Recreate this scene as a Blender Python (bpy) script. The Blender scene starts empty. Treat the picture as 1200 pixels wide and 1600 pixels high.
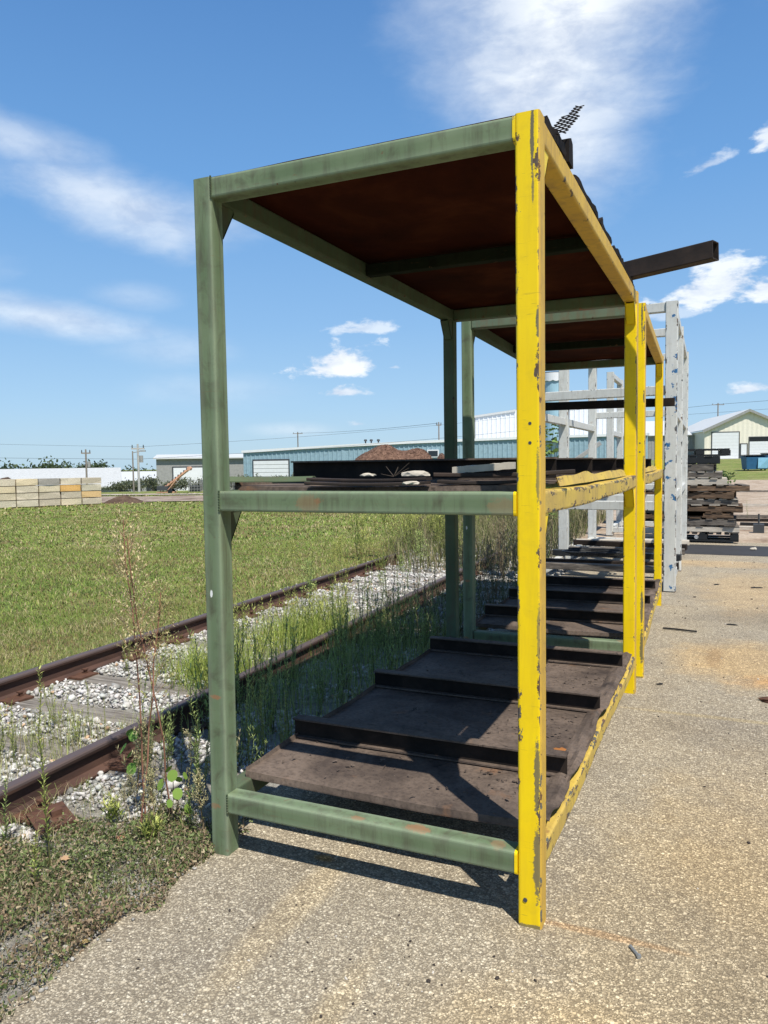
import bpy, bmesh, math, random
import numpy as np
from mathutils import Vector, Matrix, noise as mn
R = math.radians
random.seed(7); RG = np.random.default_rng(11)
S = bpy.context.scene
COL = S.collection

# ------------------------------------------------------------------ camera
CAM = Vector((0.5283, -2.3584, 1.5)); YAW, PIT, ROL, FPX = -0.4223, -0.0623, -0.0135, 1196.6
fw = Vector((math.sin(YAW)*math.cos(PIT), math.cos(YAW)*math.cos(PIT), math.sin(PIT)))
r0 = Vector((math.cos(YAW), -math.sin(YAW), 0)); u0 = r0.cross(fw)
rt = r0*math.cos(ROL) + u0*math.sin(ROL); up = rt.cross(fw)
cd = bpy.data.cameras.new('camera'); cam = bpy.data.objects.new('camera', cd); COL.objects.link(cam)
cam.matrix_world = Matrix(((rt.x, up.x, -fw.x, CAM.x), (rt.y, up.y, -fw.y, CAM.y), (rt.z, up.z, -fw.z, CAM.z), (0, 0, 0, 1)))
cd.sensor_fit = 'VERTICAL'; cd.angle = 2*math.atan(800/FPX); cd.clip_end = 6000; cd.clip_start = 0.05
S.camera = cam
S.view_settings.view_transform = 'Standard'; S.view_settings.look = 'None'
S.view_settings.exposure = 0.40; S.view_settings.gamma = 1; S.view_settings.use_curve_mapping = False

# ------------------------------------------------------------------ sun + sky
sv = Vector((1.1, -1.0, 2.5)).normalized()
sd = bpy.data.lights.new('sun', 'SUN'); sd.energy = 4.5; sd.angle = R(0.55); sd.color = (1, .95, .86)
sun = bpy.data.objects.new('sun', sd); COL.objects.link(sun)
sun.rotation_euler = sv.to_track_quat('Z', 'Y').to_euler()
W = bpy.data.worlds.new('World'); S.world = W; W.use_nodes = True
nt = W.node_tree; N = nt.nodes; L = nt.links; N.clear()
def nd(t, tree=None, **k):
    n = (tree or nt).nodes.new(t)
    for a, b in k.items(): setattr(n, a, b)
    return n
out = nd('ShaderNodeOutputWorld'); bg = nd('ShaderNodeBackground'); bg.inputs['Strength'].default_value = 0.10
sky = nd('ShaderNodeTexSky', sky_type='NISHITA'); sky.sun_disc = False
sky.sun_elevation = math.asin(sv.z); sky.sun_rotation = math.atan2(sv.x, sv.y)
sky.air_density = 1.0; sky.dust_density = 0.6; sky.ozone_density = 1.2; sky.altitude = 100
tc = nd('ShaderNodeTexCoord')
def mth(op, a, b=None, c=None, tree=None, clamp=False):
    tree = tree or nt
    n = tree.nodes.new('ShaderNodeMath'); n.operation = op; n.use_clamp = clamp
    for i, v in enumerate((a, b, c)):
        if v is None: continue
        if isinstance(v, (int, float)): n.inputs[i].default_value = v
        else: tree.links.new(v, n.inputs[i])
    return n.outputs[0]
def dotv(v):
    n = nd('ShaderNodeVectorMath', operation='DOT_PRODUCT'); L.new(tc.outputs['Generated'], n.inputs[0]); n.inputs[1].default_value = tuple(v); return n.outputs['Value']
# noise fields over the sky direction
mp = nd('ShaderNodeMapping'); mp.inputs['Scale'].default_value = (1, 1, 2.2); L.new(tc.outputs['Generated'], mp.inputs[0])
def nz(scale, det, rough, src, dist=0.0):
    n = nd('ShaderNodeTexNoise'); n.inputs['Scale'].default_value = scale; n.inputs['Detail'].default_value = det
    n.inputs['Roughness'].default_value = rough; n.inputs['Distortion'].default_value = dist; L.new(src, n.inputs['Vector']); return n.outputs['Fac']
n_wisp = nz(4.2, 8, .47, mp.outputs[0], .6); n_puff = nz(17, 9, .6, mp.outputs[0], .2); n_fine = nz(38, 6, .6, mp.outputs[0], .4)
# clouds: azimuth (deg from +Y to +X), elevation, half-width, half-height (deg), tilt, density, kind(0 wisp, 1 puff)
CLOUDS = [(-11.3, 28.5, 7.0, 7.5, -15, 1., 0), (-12.5, 37, 7.5, 7, -15, .78, 0), (-10.5, 21.8, 4.2, 4.2, 0, .78, 0), (-6.0, 31.0, 4.5, 2.4, 12, .6, 0), (-16, 27, 5, 6, 30, .5, 0),
          (-42.5, 17.8, 7.0, 1.9, -12, .72, 0), (-49, 20.8, 5.5, 1.5, -10, .5, 0), (-48, 10.2, 7.0, 1.1, -6, .62, 0), (-39, 8.3, 4, 1.2, 0, .25, 0), (-41.8, 11.8, 2.4, .8, 0, .22, 0), (-36, 5.6, 6, 1.2, 0, .18, 0),
          (-27.3, 7.2, 4.2, 2.0, 6, 1., 1), (-27.2, 5.3, 2.9, .8, 0, .9, 1), (-25.4, 9.9, 3.0, .95, 4, .65, 1), (-23.4, 7.1, .8, .3, 0, .5, 1),
          (-1.6, 19.0, 2.3, .9, 22, .5, 1), (2.6, 20.3, 1.8, 1.3, 30, .85, 1), (-.9, 11.3, 4.4, 2.2, 8, .95, 1), (2.9, 11.0, 3.6, 1.7, 5, .95, 1), (-4, 10.0, 2.5, .9, 0, .45, 1), (-1.2, 30, 1, .35, 20, .2, 1),
          (1.2, 4.6, 2.8, .75, 8, .85, 1), (-26, 3.0, 1.6, .45, 0, .5, 1), (-31, 2.6, 3.0, .5, 0, .3, 0), (9, 33, 7, 4, 20, .3, 0), (14, 12, 5, 2.2, 0, .8, 1),
          (-62, 14, 8, 3, -6, .5, 0), (-70, 30, 9, 4, 10, .4, 0), (30, 20, 8, 3, 5, .7, 1), (60, 14, 9, 3, 0, .7, 1), (110, 25, 14, 5, 10, .5, 0), (180, 20, 16, 4, 0, .6, 1), (-120, 16, 12, 4, 5, .6, 1), (-100, 35, 14, 6, -10, .4, 0)]
tot = None
for az, el, wa, ha, ti, de, kd in CLOUDS:
    a, e = R(az), R(el)
    c = Vector((math.sin(a)*math.cos(e), math.cos(a)*math.cos(e), math.sin(e)))
    t1 = Vector((math.cos(a), -math.sin(a), 0)); t2 = t1.cross(c)
    q1 = t1*math.cos(R(ti)) + t2*math.sin(R(ti)); q2 = -t1*math.sin(R(ti)) + t2*math.cos(R(ti))
    dc = mth('MAXIMUM', dotv(c), .05)
    u = mth('DIVIDE', mth('DIVIDE', dotv(q1), dc), math.tan(R(wa))); v = mth('DIVIDE', mth('DIVIDE', dotv(q2), dc), math.tan(R(ha)))
    if kd == 1:   # flat base
        v = mth('MULTIPLY', v, mth('MULTIPLY_ADD', mth('LESS_THAN', v, 0), .9, 1))
    rr = mth('SQRT', mth('ADD', mth('MULTIPLY', u, u), mth('MULTIPLY', v, v)))
    nn = n_puff if kd else n_wisp
    x = mth('SUBTRACT', mth('MULTIPLY_ADD', nn, 2.9 if kd else 2.0, -.75 if kd else 0.0), rr)
    x = mth('ADD', x, mth('MULTIPLY_ADD', n_fine, .8 if kd else .4, -.4 if kd else -.2))
    mr = nd('ShaderNodeMapRange', interpolation_type='SMOOTHSTEP'); L.new(x, mr.inputs[0])
    mr.inputs[1].default_value = -.12 if kd else -.55; mr.inputs[2].default_value = .45 if kd else .95; mr.inputs[3].default_value = 0; mr.inputs[4].default_value = de
    tot = mr.outputs[0] if tot is None else mth('MAXIMUM', tot, mr.outputs[0])
el_ = mth('ADD', mth('MULTIPLY', dotv((0, 0, 1)), 1.0), mth('MULTIPLY', dotv((sv.x, sv.y, 0)), .03))
rp = nd('ShaderNodeValToRGB'); e_ = rp.color_ramp.elements
PTS = [(0.0, (3.5, 5.2, 6.6)), (.06, (2.9, 4.8, 6.9)), (.16, (2.05, 3.95, 6.6)), (.32, (1.22, 3.0, 6.0)), (.55, (.62, 1.85, 4.5)), (1., (.35, 1.05, 2.7))]
while len(e_) < len(PTS): e_.new(.5)
for k_, (p_, c_) in zip(e_, PTS): k_.position = p_; k_.color = tuple(v/8 for v in c_)+(1,)
L.new(el_, rp.inputs[0])
sc8 = nd('ShaderNodeVectorMath', operation='SCALE'); L.new(rp.outputs[0], sc8.inputs[0]); sc8.inputs['Scale'].default_value = 8
hs = nd('ShaderNodeMix', data_type='RGBA'); hs.inputs[0].default_value = .85; L.new(sky.outputs[0], hs.inputs[6]); L.new(sc8.outputs[0], hs.inputs[7])
mx = nd('ShaderNodeMix', data_type='RGBA'); L.new(tot, mx.inputs[0]); L.new(hs.outputs[2], mx.inputs[6]); cr_ = nd('ShaderNodeValToRGB'); cr_.color_ramp.elements[0].position = .36; cr_.color_ramp.elements[1].position = .6; cr_.color_ramp.elements[0].color = (.60, .68, .82, 1); cr_.color_ramp.elements[1].color = (.90, .95, 1.0, 1); L.new(n_puff, cr_.inputs[0]); sc7 = nd('ShaderNodeVectorMath', operation='SCALE'); L.new(cr_.outputs[0], sc7.inputs[0]); sc7.inputs['Scale'].default_value = 8.3; L.new(sc7.outputs[0], mx.inputs[7])
L.new(mx.outputs[2], bg.inputs['Color']); L.new(bg.outputs[0], out.inputs[0])

# ------------------------------------------------------------------ material helpers
def newmat(name, rough=.8, metal=0.0, spec=.4):
    m = bpy.data.materials.new(name); m.use_nodes = True; b = m.node_tree.nodes['Principled BSDF']
    b.inputs['Roughness'].default_value = rough; b.inputs['Metallic'].default_value = metal; b.inputs['Specular IOR Level'].default_value = spec
    return m, m.node_tree, b
class G:
    """tiny node graph helper"""
    def __init__(s, t, coord='Object', rnd=True):
        s.t = t; s.tc = nd('ShaderNodeTexCoord', t); v = s.tc.outputs[coord]
        if rnd:
            oi = nd('ShaderNodeObjectInfo', t); a = nd('ShaderNodeVectorMath', t, operation='MULTIPLY_ADD')
            cmb = nd('ShaderNodeCombineXYZ', t)
            for i in range(3): t.links.new(oi.outputs['Random'], cmb.inputs[i])
            t.links.new(cmb.outputs[0], a.inputs[0]); a.inputs[1].default_value = (37, 53, 71); t.links.new(v, a.inputs[2]); v = a.outputs[0]
        s.v = v
    def map(s, sc, v=None):
        n = nd('ShaderNodeMapping', s.t); n.inputs['Scale'].default_value = sc; s.t.links.new(v or s.v, n.inputs[0]); return n.outputs[0]
    def noise(s, scale, det=4, rough=.55, v=None, dist=0.):
        n = nd('ShaderNodeTexNoise', s.t); n.inputs['Scale'].default_value = scale; n.inputs['Detail'].default_value = det
        n.inputs['Roughness'].default_value = rough; n.inputs['Distortion'].default_value = dist; s.t.links.new(v or s.v, n.inputs['Vector']); return n.outputs['Fac']
    def ramp(s, f, pts, interp='LINEAR'):
        n = nd('ShaderNodeValToRGB', s.t); n.color_ramp.interpolation = interp; e = n.color_ramp.elements
        while len(e) < len(pts): e.new(.5)
        for k, (p, c) in zip(e, pts):
            k.position = p; k.color = (c, c, c, 1) if isinstance(c, (int, float)) else tuple(c)+(1,)
        s.t.links.new(f, n.inputs[0]); return n.outputs[0]
    def mix(s, f, a, b, mode='MIX'):
        n = nd('ShaderNodeMix', s.t, data_type='RGBA', blend_type=mode)
        for sock, v in ((n.inputs[0], f), (n.inputs[6], a), (n.inputs[7], b)):
            if isinstance(v, (int, float)): sock.default_value = v
            elif isinstance(v, tuple): sock.default_value = v+(1,)
            else: s.t.links.new(v, sock)
        return n.outputs[2]
    def m(s, op, a, b=None, c=None, clamp=False): return mth(op, a, b, c, tree=s.t, clamp=clamp)
    def attr(s, name):
        n = nd('ShaderNodeAttribute', s.t); n.attribute_name = name; return n
    def bump(s, h, strength, dist, b):
        n = nd('ShaderNodeBump', s.t); n.inputs['Strength'].default_value = strength; n.inputs['Distance'].default_value = dist
        s.t.links.new(h, n.inputs['Height']); s.t.links.new(n.outputs[0], b.inputs['Normal'])

def paint(name, c1, c2, chip=(.06, .055, .05), chip2=(.16, .07, .03), thr=.66, edgek=.16, rough=.5, dirt=.35, dirtc=(.12, .1, .08), rustamt=.5, extra=None, stretch=(1, 1, .42), edl=0., edc=(.32, .38, .27), spec=.35):
    m, t, b = newmat(name, rough, 0, spec); g = G(t)
    big = g.noise(3.5, 5); col = g.mix(g.ramp(big, [(.35, 0.), (.65, 1.)]), c1, c2)
    stv = g.map((14, 14, 1.6)); st = g.noise(2.2, 5, .65, stv)
    col = g.mix(g.m('MULTIPLY', g.ramp(st, [(.48, 0.), (.78, 1.)]), dirt), col, dirtc)
    smu = g.noise(11, 6, .62, dist=.8)
    col = g.mix(g.m('MULTIPLY', g.ramp(smu, [(.52, 0.), (.72, 1.)]), dirt*.8), col, dirtc)
    rs = g.noise(4.2, 7, .6); rm = g.ramp(rs, [(.665, 0.), (.70, 1.)])
    col = g.mix(g.m('MULTIPLY', rm, rustamt), col, (.24, .11, .05))
    if extra: col = extra(g, col)
    e = g.attr('edge').outputs['Fac']
    col = g.mix(g.m('MULTIPLY', e, edl), col, edc)
    sp_ = g.noise(19, 7, .7, g.map((1, 1, 1.3))); col = g.mix(g.m('MULTIPLY', g.ramp(sp_, [(.66, 0.), (.69, 1.)]), rustamt*.9), col, (.15, .075, .04))
    f1 = g.noise(26, 6, .7, g.map(stretch)); f2 = g.noise(5, 3, .5)
    val = g.m('ADD', g.m('MULTIPLY_ADD', e, edgek, f1), g.m('MULTIPLY_ADD', f2, .3, -.15))
    mask = g.ramp(val, [(thr, 0.), (thr+.012, 1.)])
    col = g.mix(mask, col, g.mix(g.ramp(g.noise(17, 3), [(.45, 0.), (.6, 1.)]), chip, chip2))
    # scratches
    sc = g.noise(9, 2, .5, g.map((1, 1, 22)), 1.5); sm = g.ramp(sc, [(.70, 0.), (.715, 1.)])
    col = g.mix(g.m('MULTIPLY', sm, .35), col, chip2)
    t.links.new(col, b.inputs['Base Color'])
    h = g.m('MULTIPLY_ADD', mask, -1.0, g.m('MULTIPLY', g.noise(60, 3), .25)); g.bump(h, .5, .0015, b)
    t.links.new(g.m('MULTIPLY_ADD', mask, .35, rough), b.inputs['Roughness'])
    return m

def mottle(name, cols, scale=6, rough=.85, bump=.4, bscale=40, bdist=.004, metal=0., stretch=(1, 1, 1), rnd=True, spec=.3, attr=False, detail=6):
    m, t, b = newmat(name, rough, metal, spec); g = G(t, rnd=rnd); v = g.map(stretch)
    n = g.noise(scale, detail, .62, v, .4); k = len(cols)
    col = g.ramp(n, [(.3+.4*i/max(1, k-1), c) for i, c in enumerate(cols)])
    if attr: col = g.mix(1., col, g.attr('col').outputs['Color'], 'MULTIPLY')
    t.links.new(col, b.inputs['Base Color']); g.bump(g.noise(bscale, 5, .6, v), bump, bdist, b)
    return m

def vcol(name, rough=.8, spec=.2, trans=0.0, bump=0, bscale=60):
    m, t, b = newmat(name, rough, 0, spec); g = G(t); a = g.attr('col').outputs['Color']
    col = g.mix(.35, a, g.mix(1., a, g.ramp(g.noise(35, 3), [(.3, .35), (.7, 1.7)]), 'MULTIPLY')) if bump else a
    t.links.new(col, b.inputs['Base Color'])
    if bump: g.bump(g.noise(bscale, 4), bump, .003, b)
    if trans:
        tr = nd('ShaderNodeBsdfTranslucent', t); ms = nd('ShaderNodeMixShader', t); ms.inputs[0].default_value = trans
        o = t.nodes['Material Output']; t.links.new(a, tr.inputs[0]); t.links.new(b.outputs[0], ms.inputs[1]); t.links.new(tr.outputs[0], ms.inputs[2]); t.links.new(ms.outputs[0], o.inputs[0])
    return m

# ------------------------------------------------------------------ mesh helpers
class MB:
    def __init__(s): s.v = []; s.f = []; s.mi = []; s.e = []
    def add(s, vs, fs, mi=0, edge=None):
        o = len(s.v); s.v += [tuple(p) for p in vs]; s.e += list(edge) if edge is not None else [0.]*len(vs)
        for k, f in enumerate(fs): s.f.append(tuple(o+i for i in f)); s.mi.append(mi[k] if isinstance(mi, list) else mi)
        return s
    def box(s, x0, x1, y0, y1, z0, z1, mi=0, M=None):
        vs = [Vector((x, y, z)) for z in (z0, z1) for y in (y0, y1) for x in (x0, x1)]
        if M is not None: vs = [M @ p for p in vs]
        return s.add(vs, [(0, 2, 3, 1), (4, 5, 7, 6), (0, 1, 5, 4), (2, 6, 7, 3), (0, 4, 6, 2), (1, 3, 7, 5)], mi, [1]*8)
    def prism(s, pts, p0, p1, mi=0):
        """extrude a list of 3D points by vector p1-p0"""
        d = Vector(p1)-Vector(p0); n = len(pts); a = [Vector(p) for p in pts]
        return s.add(a+[p+d for p in a], [tuple(range(n))[::-1], tuple(range(n, 2*n))]+[(i, (i+1) % n, n+(i+1) % n, n+i) for i in range(n)], mi)
    def tube(s, p0, p1, w, h, upv=(0, 0, 1), r=.008, mi=0, seg=1, hollow=0., side_mi=None, bend=None):
        """rounded rectangular section from p0 to p1; w across, h along upv; side_mi=(index) for faces whose normal is +across"""
        p0 = Vector(p0); p1 = Vector(p1); d = (p1-p0).normalized(); U = Vector(upv); U = (U-d*U.dot(d)).normalized(); A = U.cross(d).normalized()
        prof = []; ed = []; m_ = .02 if min(w, h) > .06 else min(w, h)*.22
        for cx, cy, a0 in ((1, 1, 0), (-1, 1, 90), (-1, -1, 180), (1, -1, 270)):
            X, Y = cx*(w/2-r), cy*(h/2-r)
            arc = [(X+r*math.cos(R(a0+t)), Y+r*math.sin(R(a0+t))) for t in (0, 30, 60, 90)]
            if a0 in (0, 180): pre = (arc[0][0], Y-cy*m_); post = (X-cx*m_, arc[3][1])
            else: pre = (X-cx*m_, arc[0][1]); post = (arc[3][0], Y-cy*m_)
            prof += [pre]+arc+[post]; ed += [0, .8, 1, 1, .8, 0]
        n = len(prof); vs = []; es = []
        for k in range(seg+1):
            c = p0.lerp(p1, k/seg)
            if bend: c = c+bend(k/seg)
            vs += [c+A*x+U*y for x, y in prof]; es += ed
        fs = []; ms = []
        for k in range(seg):
            for i in range(n):
                j = (i+1) % n; fs.append((k*n+i, k*n+j, (k+1)*n+j, (k+1)*n+i))
                mx_ = (prof[i][0]+prof[j][0])/2
                ms.append(side_mi if side_mi is not None and mx_ > w/2-r*.5 else mi)
        if hollow:
            hw, hh = w-2*hollow, h-2*hollow
            iv = []
            for k, c in enumerate((p0, p1)):
                for (x, y) in ((hw/2, hh/2), (-hw/2, hh/2), (-hw/2, -hh/2), (hw/2, -hh/2)): iv.append(c+A*x+U*y)
            o = len(vs); vs += iv; es += [0]*8
            for i in range(4): j = (i+1) % 4; fs.append((o+i, o+4+i, o+4+j, o+j)); ms.append(mi)
            for k, off in ((0, 0), (seg, 4)):
                for q in range(4):
                    base = k*n+q*6
                    idx = [base+i for i in range(6)]
                    nx = k*n+((q+1) % 4)*6
                    for a_, b_ in zip(idx, idx[1:]): fs.append((a_, b_, o+off+q)); ms.append(mi)
                    fs.append((idx[-1], nx, o+off+(q+1) % 4, o+off+q)); ms.append(mi)
        else: fs += [tuple(range(n))[::-1], tuple(range(seg*n, seg*n+n))]; ms += [mi, mi]
        return s.add(vs, fs, ms, es)
    def cyl(s, p0, p1, r0_, r1_=None, n=10, mi=0):
        r1_ = r0_ if r1_ is None else r1_; p0 = Vector(p0); p1 = Vector(p1); d = (p1-p0).normalized()
        A = d.orthogonal().normalized(); B = d.cross(A); vs = []
        for p, r in ((p0, r0_), (p1, r1_)): vs += [p+(A*math.cos(2*math.pi*i/n)+B*math.sin(2*math.pi*i/n))*r for i in range(n)]
        return s.add(vs, [tuple(range(n))[::-1], tuple(range(n, 2*n))]+[(i, (i+1) % n, n+(i+1) % n, n+i) for i in range(n)], mi)
    def build(s, name, mats, parent=None, smooth=False, fix=True):
        me = bpy.data.meshes.new(name); me.from_pydata(s.v, [], s.f)
        for m in (mats if isinstance(mats, (list, tuple)) else [mats]): me.materials.append(m)
        me.polygons.foreach_set('material_index', s.mi)
        a = me.attributes.new('edge', 'FLOAT', 'POINT'); a.data.foreach_set('value', s.e)
        if smooth: me.polygons.foreach_set('use_smooth', [True]*len(me.polygons))
        if fix:
            bm = bmesh.new(); bm.from_mesh(me); bmesh.ops.recalc_face_normals(bm, faces=bm.faces); bm.to_mesh(me); bm.free()
        me.update(); o = bpy.data.objects.new(name, me); COL.objects.link(o); o.parent = parent
        return o
def tag(o, label=None, cat=None, group=None, kind=None):
    if label: o['label'] = label
    if cat: o['category'] = cat
    if group: o['group'] = group
    if kind: o['kind'] = kind
    return o
def empty(name, loc=(0, 0, 0), rz=0, label=None, cat=None, group=None):
    o = bpy.data.objects.new(name, None); COL.objects.link(o); o.location = loc; o.rotation_euler = (0, 0, rz); o.empty_display_size = .1
    return tag(o, label, cat, group)
def copy_tree(o, parent=None):
    c = o.copy(); COL.objects.link(c); c.parent = parent
    for ch in list(o.children): copy_tree(ch, c)
    return c
def sheet(mb, nx, ny, fn, th, mi=0):
    """closed thin sheet; fn(u,v)->point, thickness downwards"""
    a = [Vector(fn(i/nx, j/ny)) for j in range(ny+1) for i in range(nx+1)]; n = len(a); w = nx+1
    b = [p-Vector((0, 0, th)) for p in a]; fs = []
    for j in range(ny):
        for i in range(nx):
            q = (j*w+i, j*w+i+1, (j+1)*w+i+1, (j+1)*w+i); fs.append(q); fs.append(tuple(n+k for k in q[::-1]))
    bd = [i for i in range(nx)]+[j*w+nx for j in range(ny)]+[ny*w+nx-i for i in range(nx)]+[(ny-j)*w for j in range(ny)]
    for k in range(len(bd)): p, q = bd[k], bd[(k+1) % len(bd)]; fs.append((q, p, n+p, n+q))
    return mb.add(a+b, fs, mi)
def npmesh(name, V, F, mat, colr=None, parent=None, smooth=False):
    """V (n,3), F (m,k) numpy; colr per-vertex (n,3)"""
    me = bpy.data.meshes.new(name); V = np.asarray(V, np.float32); F = np.asarray(F, np.int32); k = F.shape[1]
    me.vertices.add(len(V)); me.vertices.foreach_set('co', V.ravel()); me.loops.add(F.size); me.loops.foreach_set('vertex_index', F.ravel())
    me.polygons.add(len(F)); me.polygons.foreach_set('loop_start', np.arange(0, F.size, k, dtype=np.int32)); me.polygons.foreach_set('loop_total', np.full(len(F), k, np.int32))
    if smooth: me.polygons.foreach_set('use_smooth', np.ones(len(F), bool))
    me.update(calc_edges=True)
    if colr is not None:
        a = me.attributes.new('col', 'FLOAT_COLOR', 'POINT'); c = np.ones((len(V), 4), np.float32); c[:, :3] = colr; a.data.foreach_set('color', c.ravel())
    me.materials.append(mat); o = bpy.data.objects.new(name, me); COL.objects.link(o); o.parent = parent
    return o
def fnoise(x, y, s=1.0, seed=0.0): return mn.noise(Vector((x*s+seed, y*s-seed, seed*.37)))
def npnoise(x, y, s, seed=0.):
    """cheap smooth numpy noise in about -1..1"""
    r = np.random.default_rng(int(seed)+5); v = 0
    for k in range(6):
        a = r.uniform(0, 6.28); f = s*(.6+1.5*r.random()); v = v+np.sin((x*np.cos(a)+y*np.sin(a))*f+r.uniform(0, 6.28)+1.3*np.sin((x*np.sin(a)-y*np.cos(a))*f*.7))
    return v/3.2
ICO_V = np.array([(0, 0, -1), (.72, -.53, -.45), (-.28, -.85, -.45), (-.89, 0, -.45), (-.28, .85, -.45), (.72, .53, -.45), (.28, -.85, .45), (-.72, -.53, .45), (-.72, .53, .45), (.28, .85, .45), (.89, 0, .45), (0, 0, 1)])
ICO_F = np.array([(0, 1, 2), (1, 0, 5), (0, 2, 3), (0, 3, 4), (0, 4, 5), (1, 5, 10), (2, 1, 6), (3, 2, 7), (4, 3, 8), (5, 4, 9), (1, 10, 6), (2, 6, 7), (3, 7, 8), (4, 8, 9), (5, 9, 10), (6, 10, 11), (7, 6, 11), (8, 7, 11), (9, 8, 11), (10, 9, 11)])
def rotm(n, rg=RG, flat=1.0):
    """n random rotation matrices"""
    q = rg.normal(size=(n, 4)); q /= np.linalg.norm(q, axis=1)[:, None]; w, x, y, z = q.T
    return np.stack([1-2*(y*y+z*z), 2*(x*y-z*w), 2*(x*z+y*w), 2*(x*y+z*w), 1-2*(x*x+z*z), 2*(y*z-x*w), 2*(x*z-y*w), 2*(y*z+x*w), 1-2*(x*x+y*y)], 1).reshape(n, 3, 3)
def stones(name, P, size, mat, cols, parent=None):
    """angular low-poly stones at P (n,3), size (n,)"""
    n = len(P); V = np.repeat(ICO_V[None], n, 0)*(1+RG.uniform(-.42, .38, (n, 12, 1)))
    V = V*RG.uniform(.38, 1.3, (n, 1, 3)); V = np.einsum('nij,nkj->nki', rotm(n), V)*size[:, None, None]; V[:, :, 2] *= .8
    V = V+P[:, None, :]; F = (ICO_F[None]+(np.arange(n)*12)[:, None, None]).reshape(-1, 3)
    return npmesh(name, V.reshape(-1, 3), F, mat, np.repeat(cols, 12, 0), parent)

# ------------------------------------------------------------------ materials
def spots(g, col, L_, c):
    for (x, y, z, rx_, ry_, rz_, a) in L_:
        n = nd('ShaderNodeMapping', g.t, vector_type='POINT'); n.inputs['Location'].default_value = (-x/rx_, -y/ry_, -z/rz_); n.inputs['Scale'].default_value = (1/rx_, 1/ry_, 1/rz_); g.t.links.new(g.tc.outputs['Object'], n.inputs[0])
        l = nd('ShaderNodeVectorMath', g.t, operation='LENGTH'); g.t.links.new(n.outputs[0], l.inputs[0])
        d = g.m('ADD', l.outputs['Value'], g.m('MULTIPLY_ADD', g.noise(46, 9, .8), 2.6, -1.3)); col = g.mix(g.m('MULTIPLY', g.ramp(d, [(.8, 1.), (1., 0.)]), a), col, c)
    return col
def grn_extra(g, col):
    col = spots(g, col, [(-.435, .03, .245, .055, .03, .02, .85), (-.66, .02, .245, .03, .018, .02, .8), (-.15, .03, .245, .03, .03, .03, .5), (-.83, 0, 1.365, .05, .05, .035, .45), (-1.25, 0, .62, .025, .02, .01, .9), (-1.27, 0, .19, .03, .02, .012, .7), (-.12, 0, 1.35, .05, .04, .04, .4)], (.27, .15, .075))
    return spots(g, col, [(-1.255, 0, 1.02, .006, .02, .016, 1.)], (.75, .75, .72))
def yel_extra(g, col):
    v = g.noise(30, 4, .6, g.map((1, 1, .05)))
    col = g.mix(g.m('MULTIPLY', g.ramp(v, [(.4, 0.), (.75, 1.)]), .25), col, (.78, .50, .01))
    col = spots(g, col, [(-.024, 0, 2.47, .006, .03, .13, .9), (-.022, 0, 2.33, .004, .03, .06, .7), (-.012, 0, .50, .010, .03, .14, .85), (-.010, 0, .22, .014, .03, .13, .85), (-.006, 0, 1.93, .008, .03, .05, .9), (-.008, 0, 1.45, .006, .03, .10, .7), (-.005, 0, .95, .007, .03, .12, .7), (-.02, 0, .0, .08, .05, .012, .8)], (.10, .10, .085))
    return col
YEL = paint('yellow_paint', (.90, .66, .004), (.86, .60, .004), chip=(.11, .115, .10), chip2=(.10, .06, .04), thr=.765, edgek=.20, dirt=.26, dirtc=(.46, .31, .03), rustamt=.0, rough=.42, extra=yel_extra)
YELD = paint('faded_yellow_paint', (.66, .42, .05), (.55, .34, .05), chip=(.12, .12, .10), chip2=(.13, .07, .04), thr=.72, edgek=.12, dirt=.5, dirtc=(.25, .15, .06), rustamt=.25, rough=.6, stretch=(1, .5, .7))
YELW = paint('worn_yellow_paint', (.62, .44, .07), (.48, .33, .08), chip=(.10, .10, .085), chip2=(.12, .07, .045), stretch=(1, .4, 1.6), thr=.62, edgek=.12, dirt=.5, dirtc=(.18, .11, .05), rustamt=.6, rough=.6)
GRN = paint('green_paint', (.115, .163, .086), (.165, .215, .122), chip=(.06, .05, .045), chip2=(.17, .09, .045), thr=.78, edgek=.10, dirt=.85, dirtc=(.075, .07, .045), rustamt=.7, extra=grn_extra, edl=.28, rough=.6, spec=.25)
GRND = paint('dirty_shade_green_paint', (.072, .10, .058), (.10, .135, .078), thr=.76, edgek=.12, dirt=.8, dirtc=(.10, .085, .055), rustamt=.6, rough=.75, spec=.15)  # grime over a green darkened to paint in shade on rear posts and beams
GRNR = paint('rust_stained_green_paint', (.10, .145, .09), (.15, .19, .125), thr=.72, edgek=.1, dirt=.75, dirtc=(.17, .085, .045), rustamt=1.)
SHADEG = paint('shade_green_paint', (.012, .017, .012), (.022, .026, .018), thr=.8, dirt=.6, dirtc=(.012, .01, .008), rustamt=.2, rough=.95, spec=.05)  # near-black green, the shade under the roof put into the paint colour
def blue_extra(g, col):
    n = g.noise(9, 4, .6); return g.mix(g.ramp(n, [(.605, 0.), (.62, 1.)]), col, (.035, .14, .30))
WHT = paint('white_paint', (.62, .62, .58), (.55, .56, .53), chip=(.045, .05, .055), chip2=(.17, .09, .05), thr=.735, edgek=.16, dirt=.45, dirtc=(.3, .27, .22), rustamt=.3, rough=.55)
WHTB = paint('white_paint_over_blue', (.62, .62, .58), (.55, .56, .53), chip=(.04, .05, .06), chip2=(.12, .07, .05), thr=.71, edgek=.20, dirt=.35, dirtc=(.3, .27, .22), rustamt=.2, rough=.55, extra=blue_extra)
STEEL = mottle('dark_rusty_steel', [(.024, .019, .017), (.04, .03, .025), (.065, .044, .033)], 5, .75, .35, 60, .002, 0, spec=.2)
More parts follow.
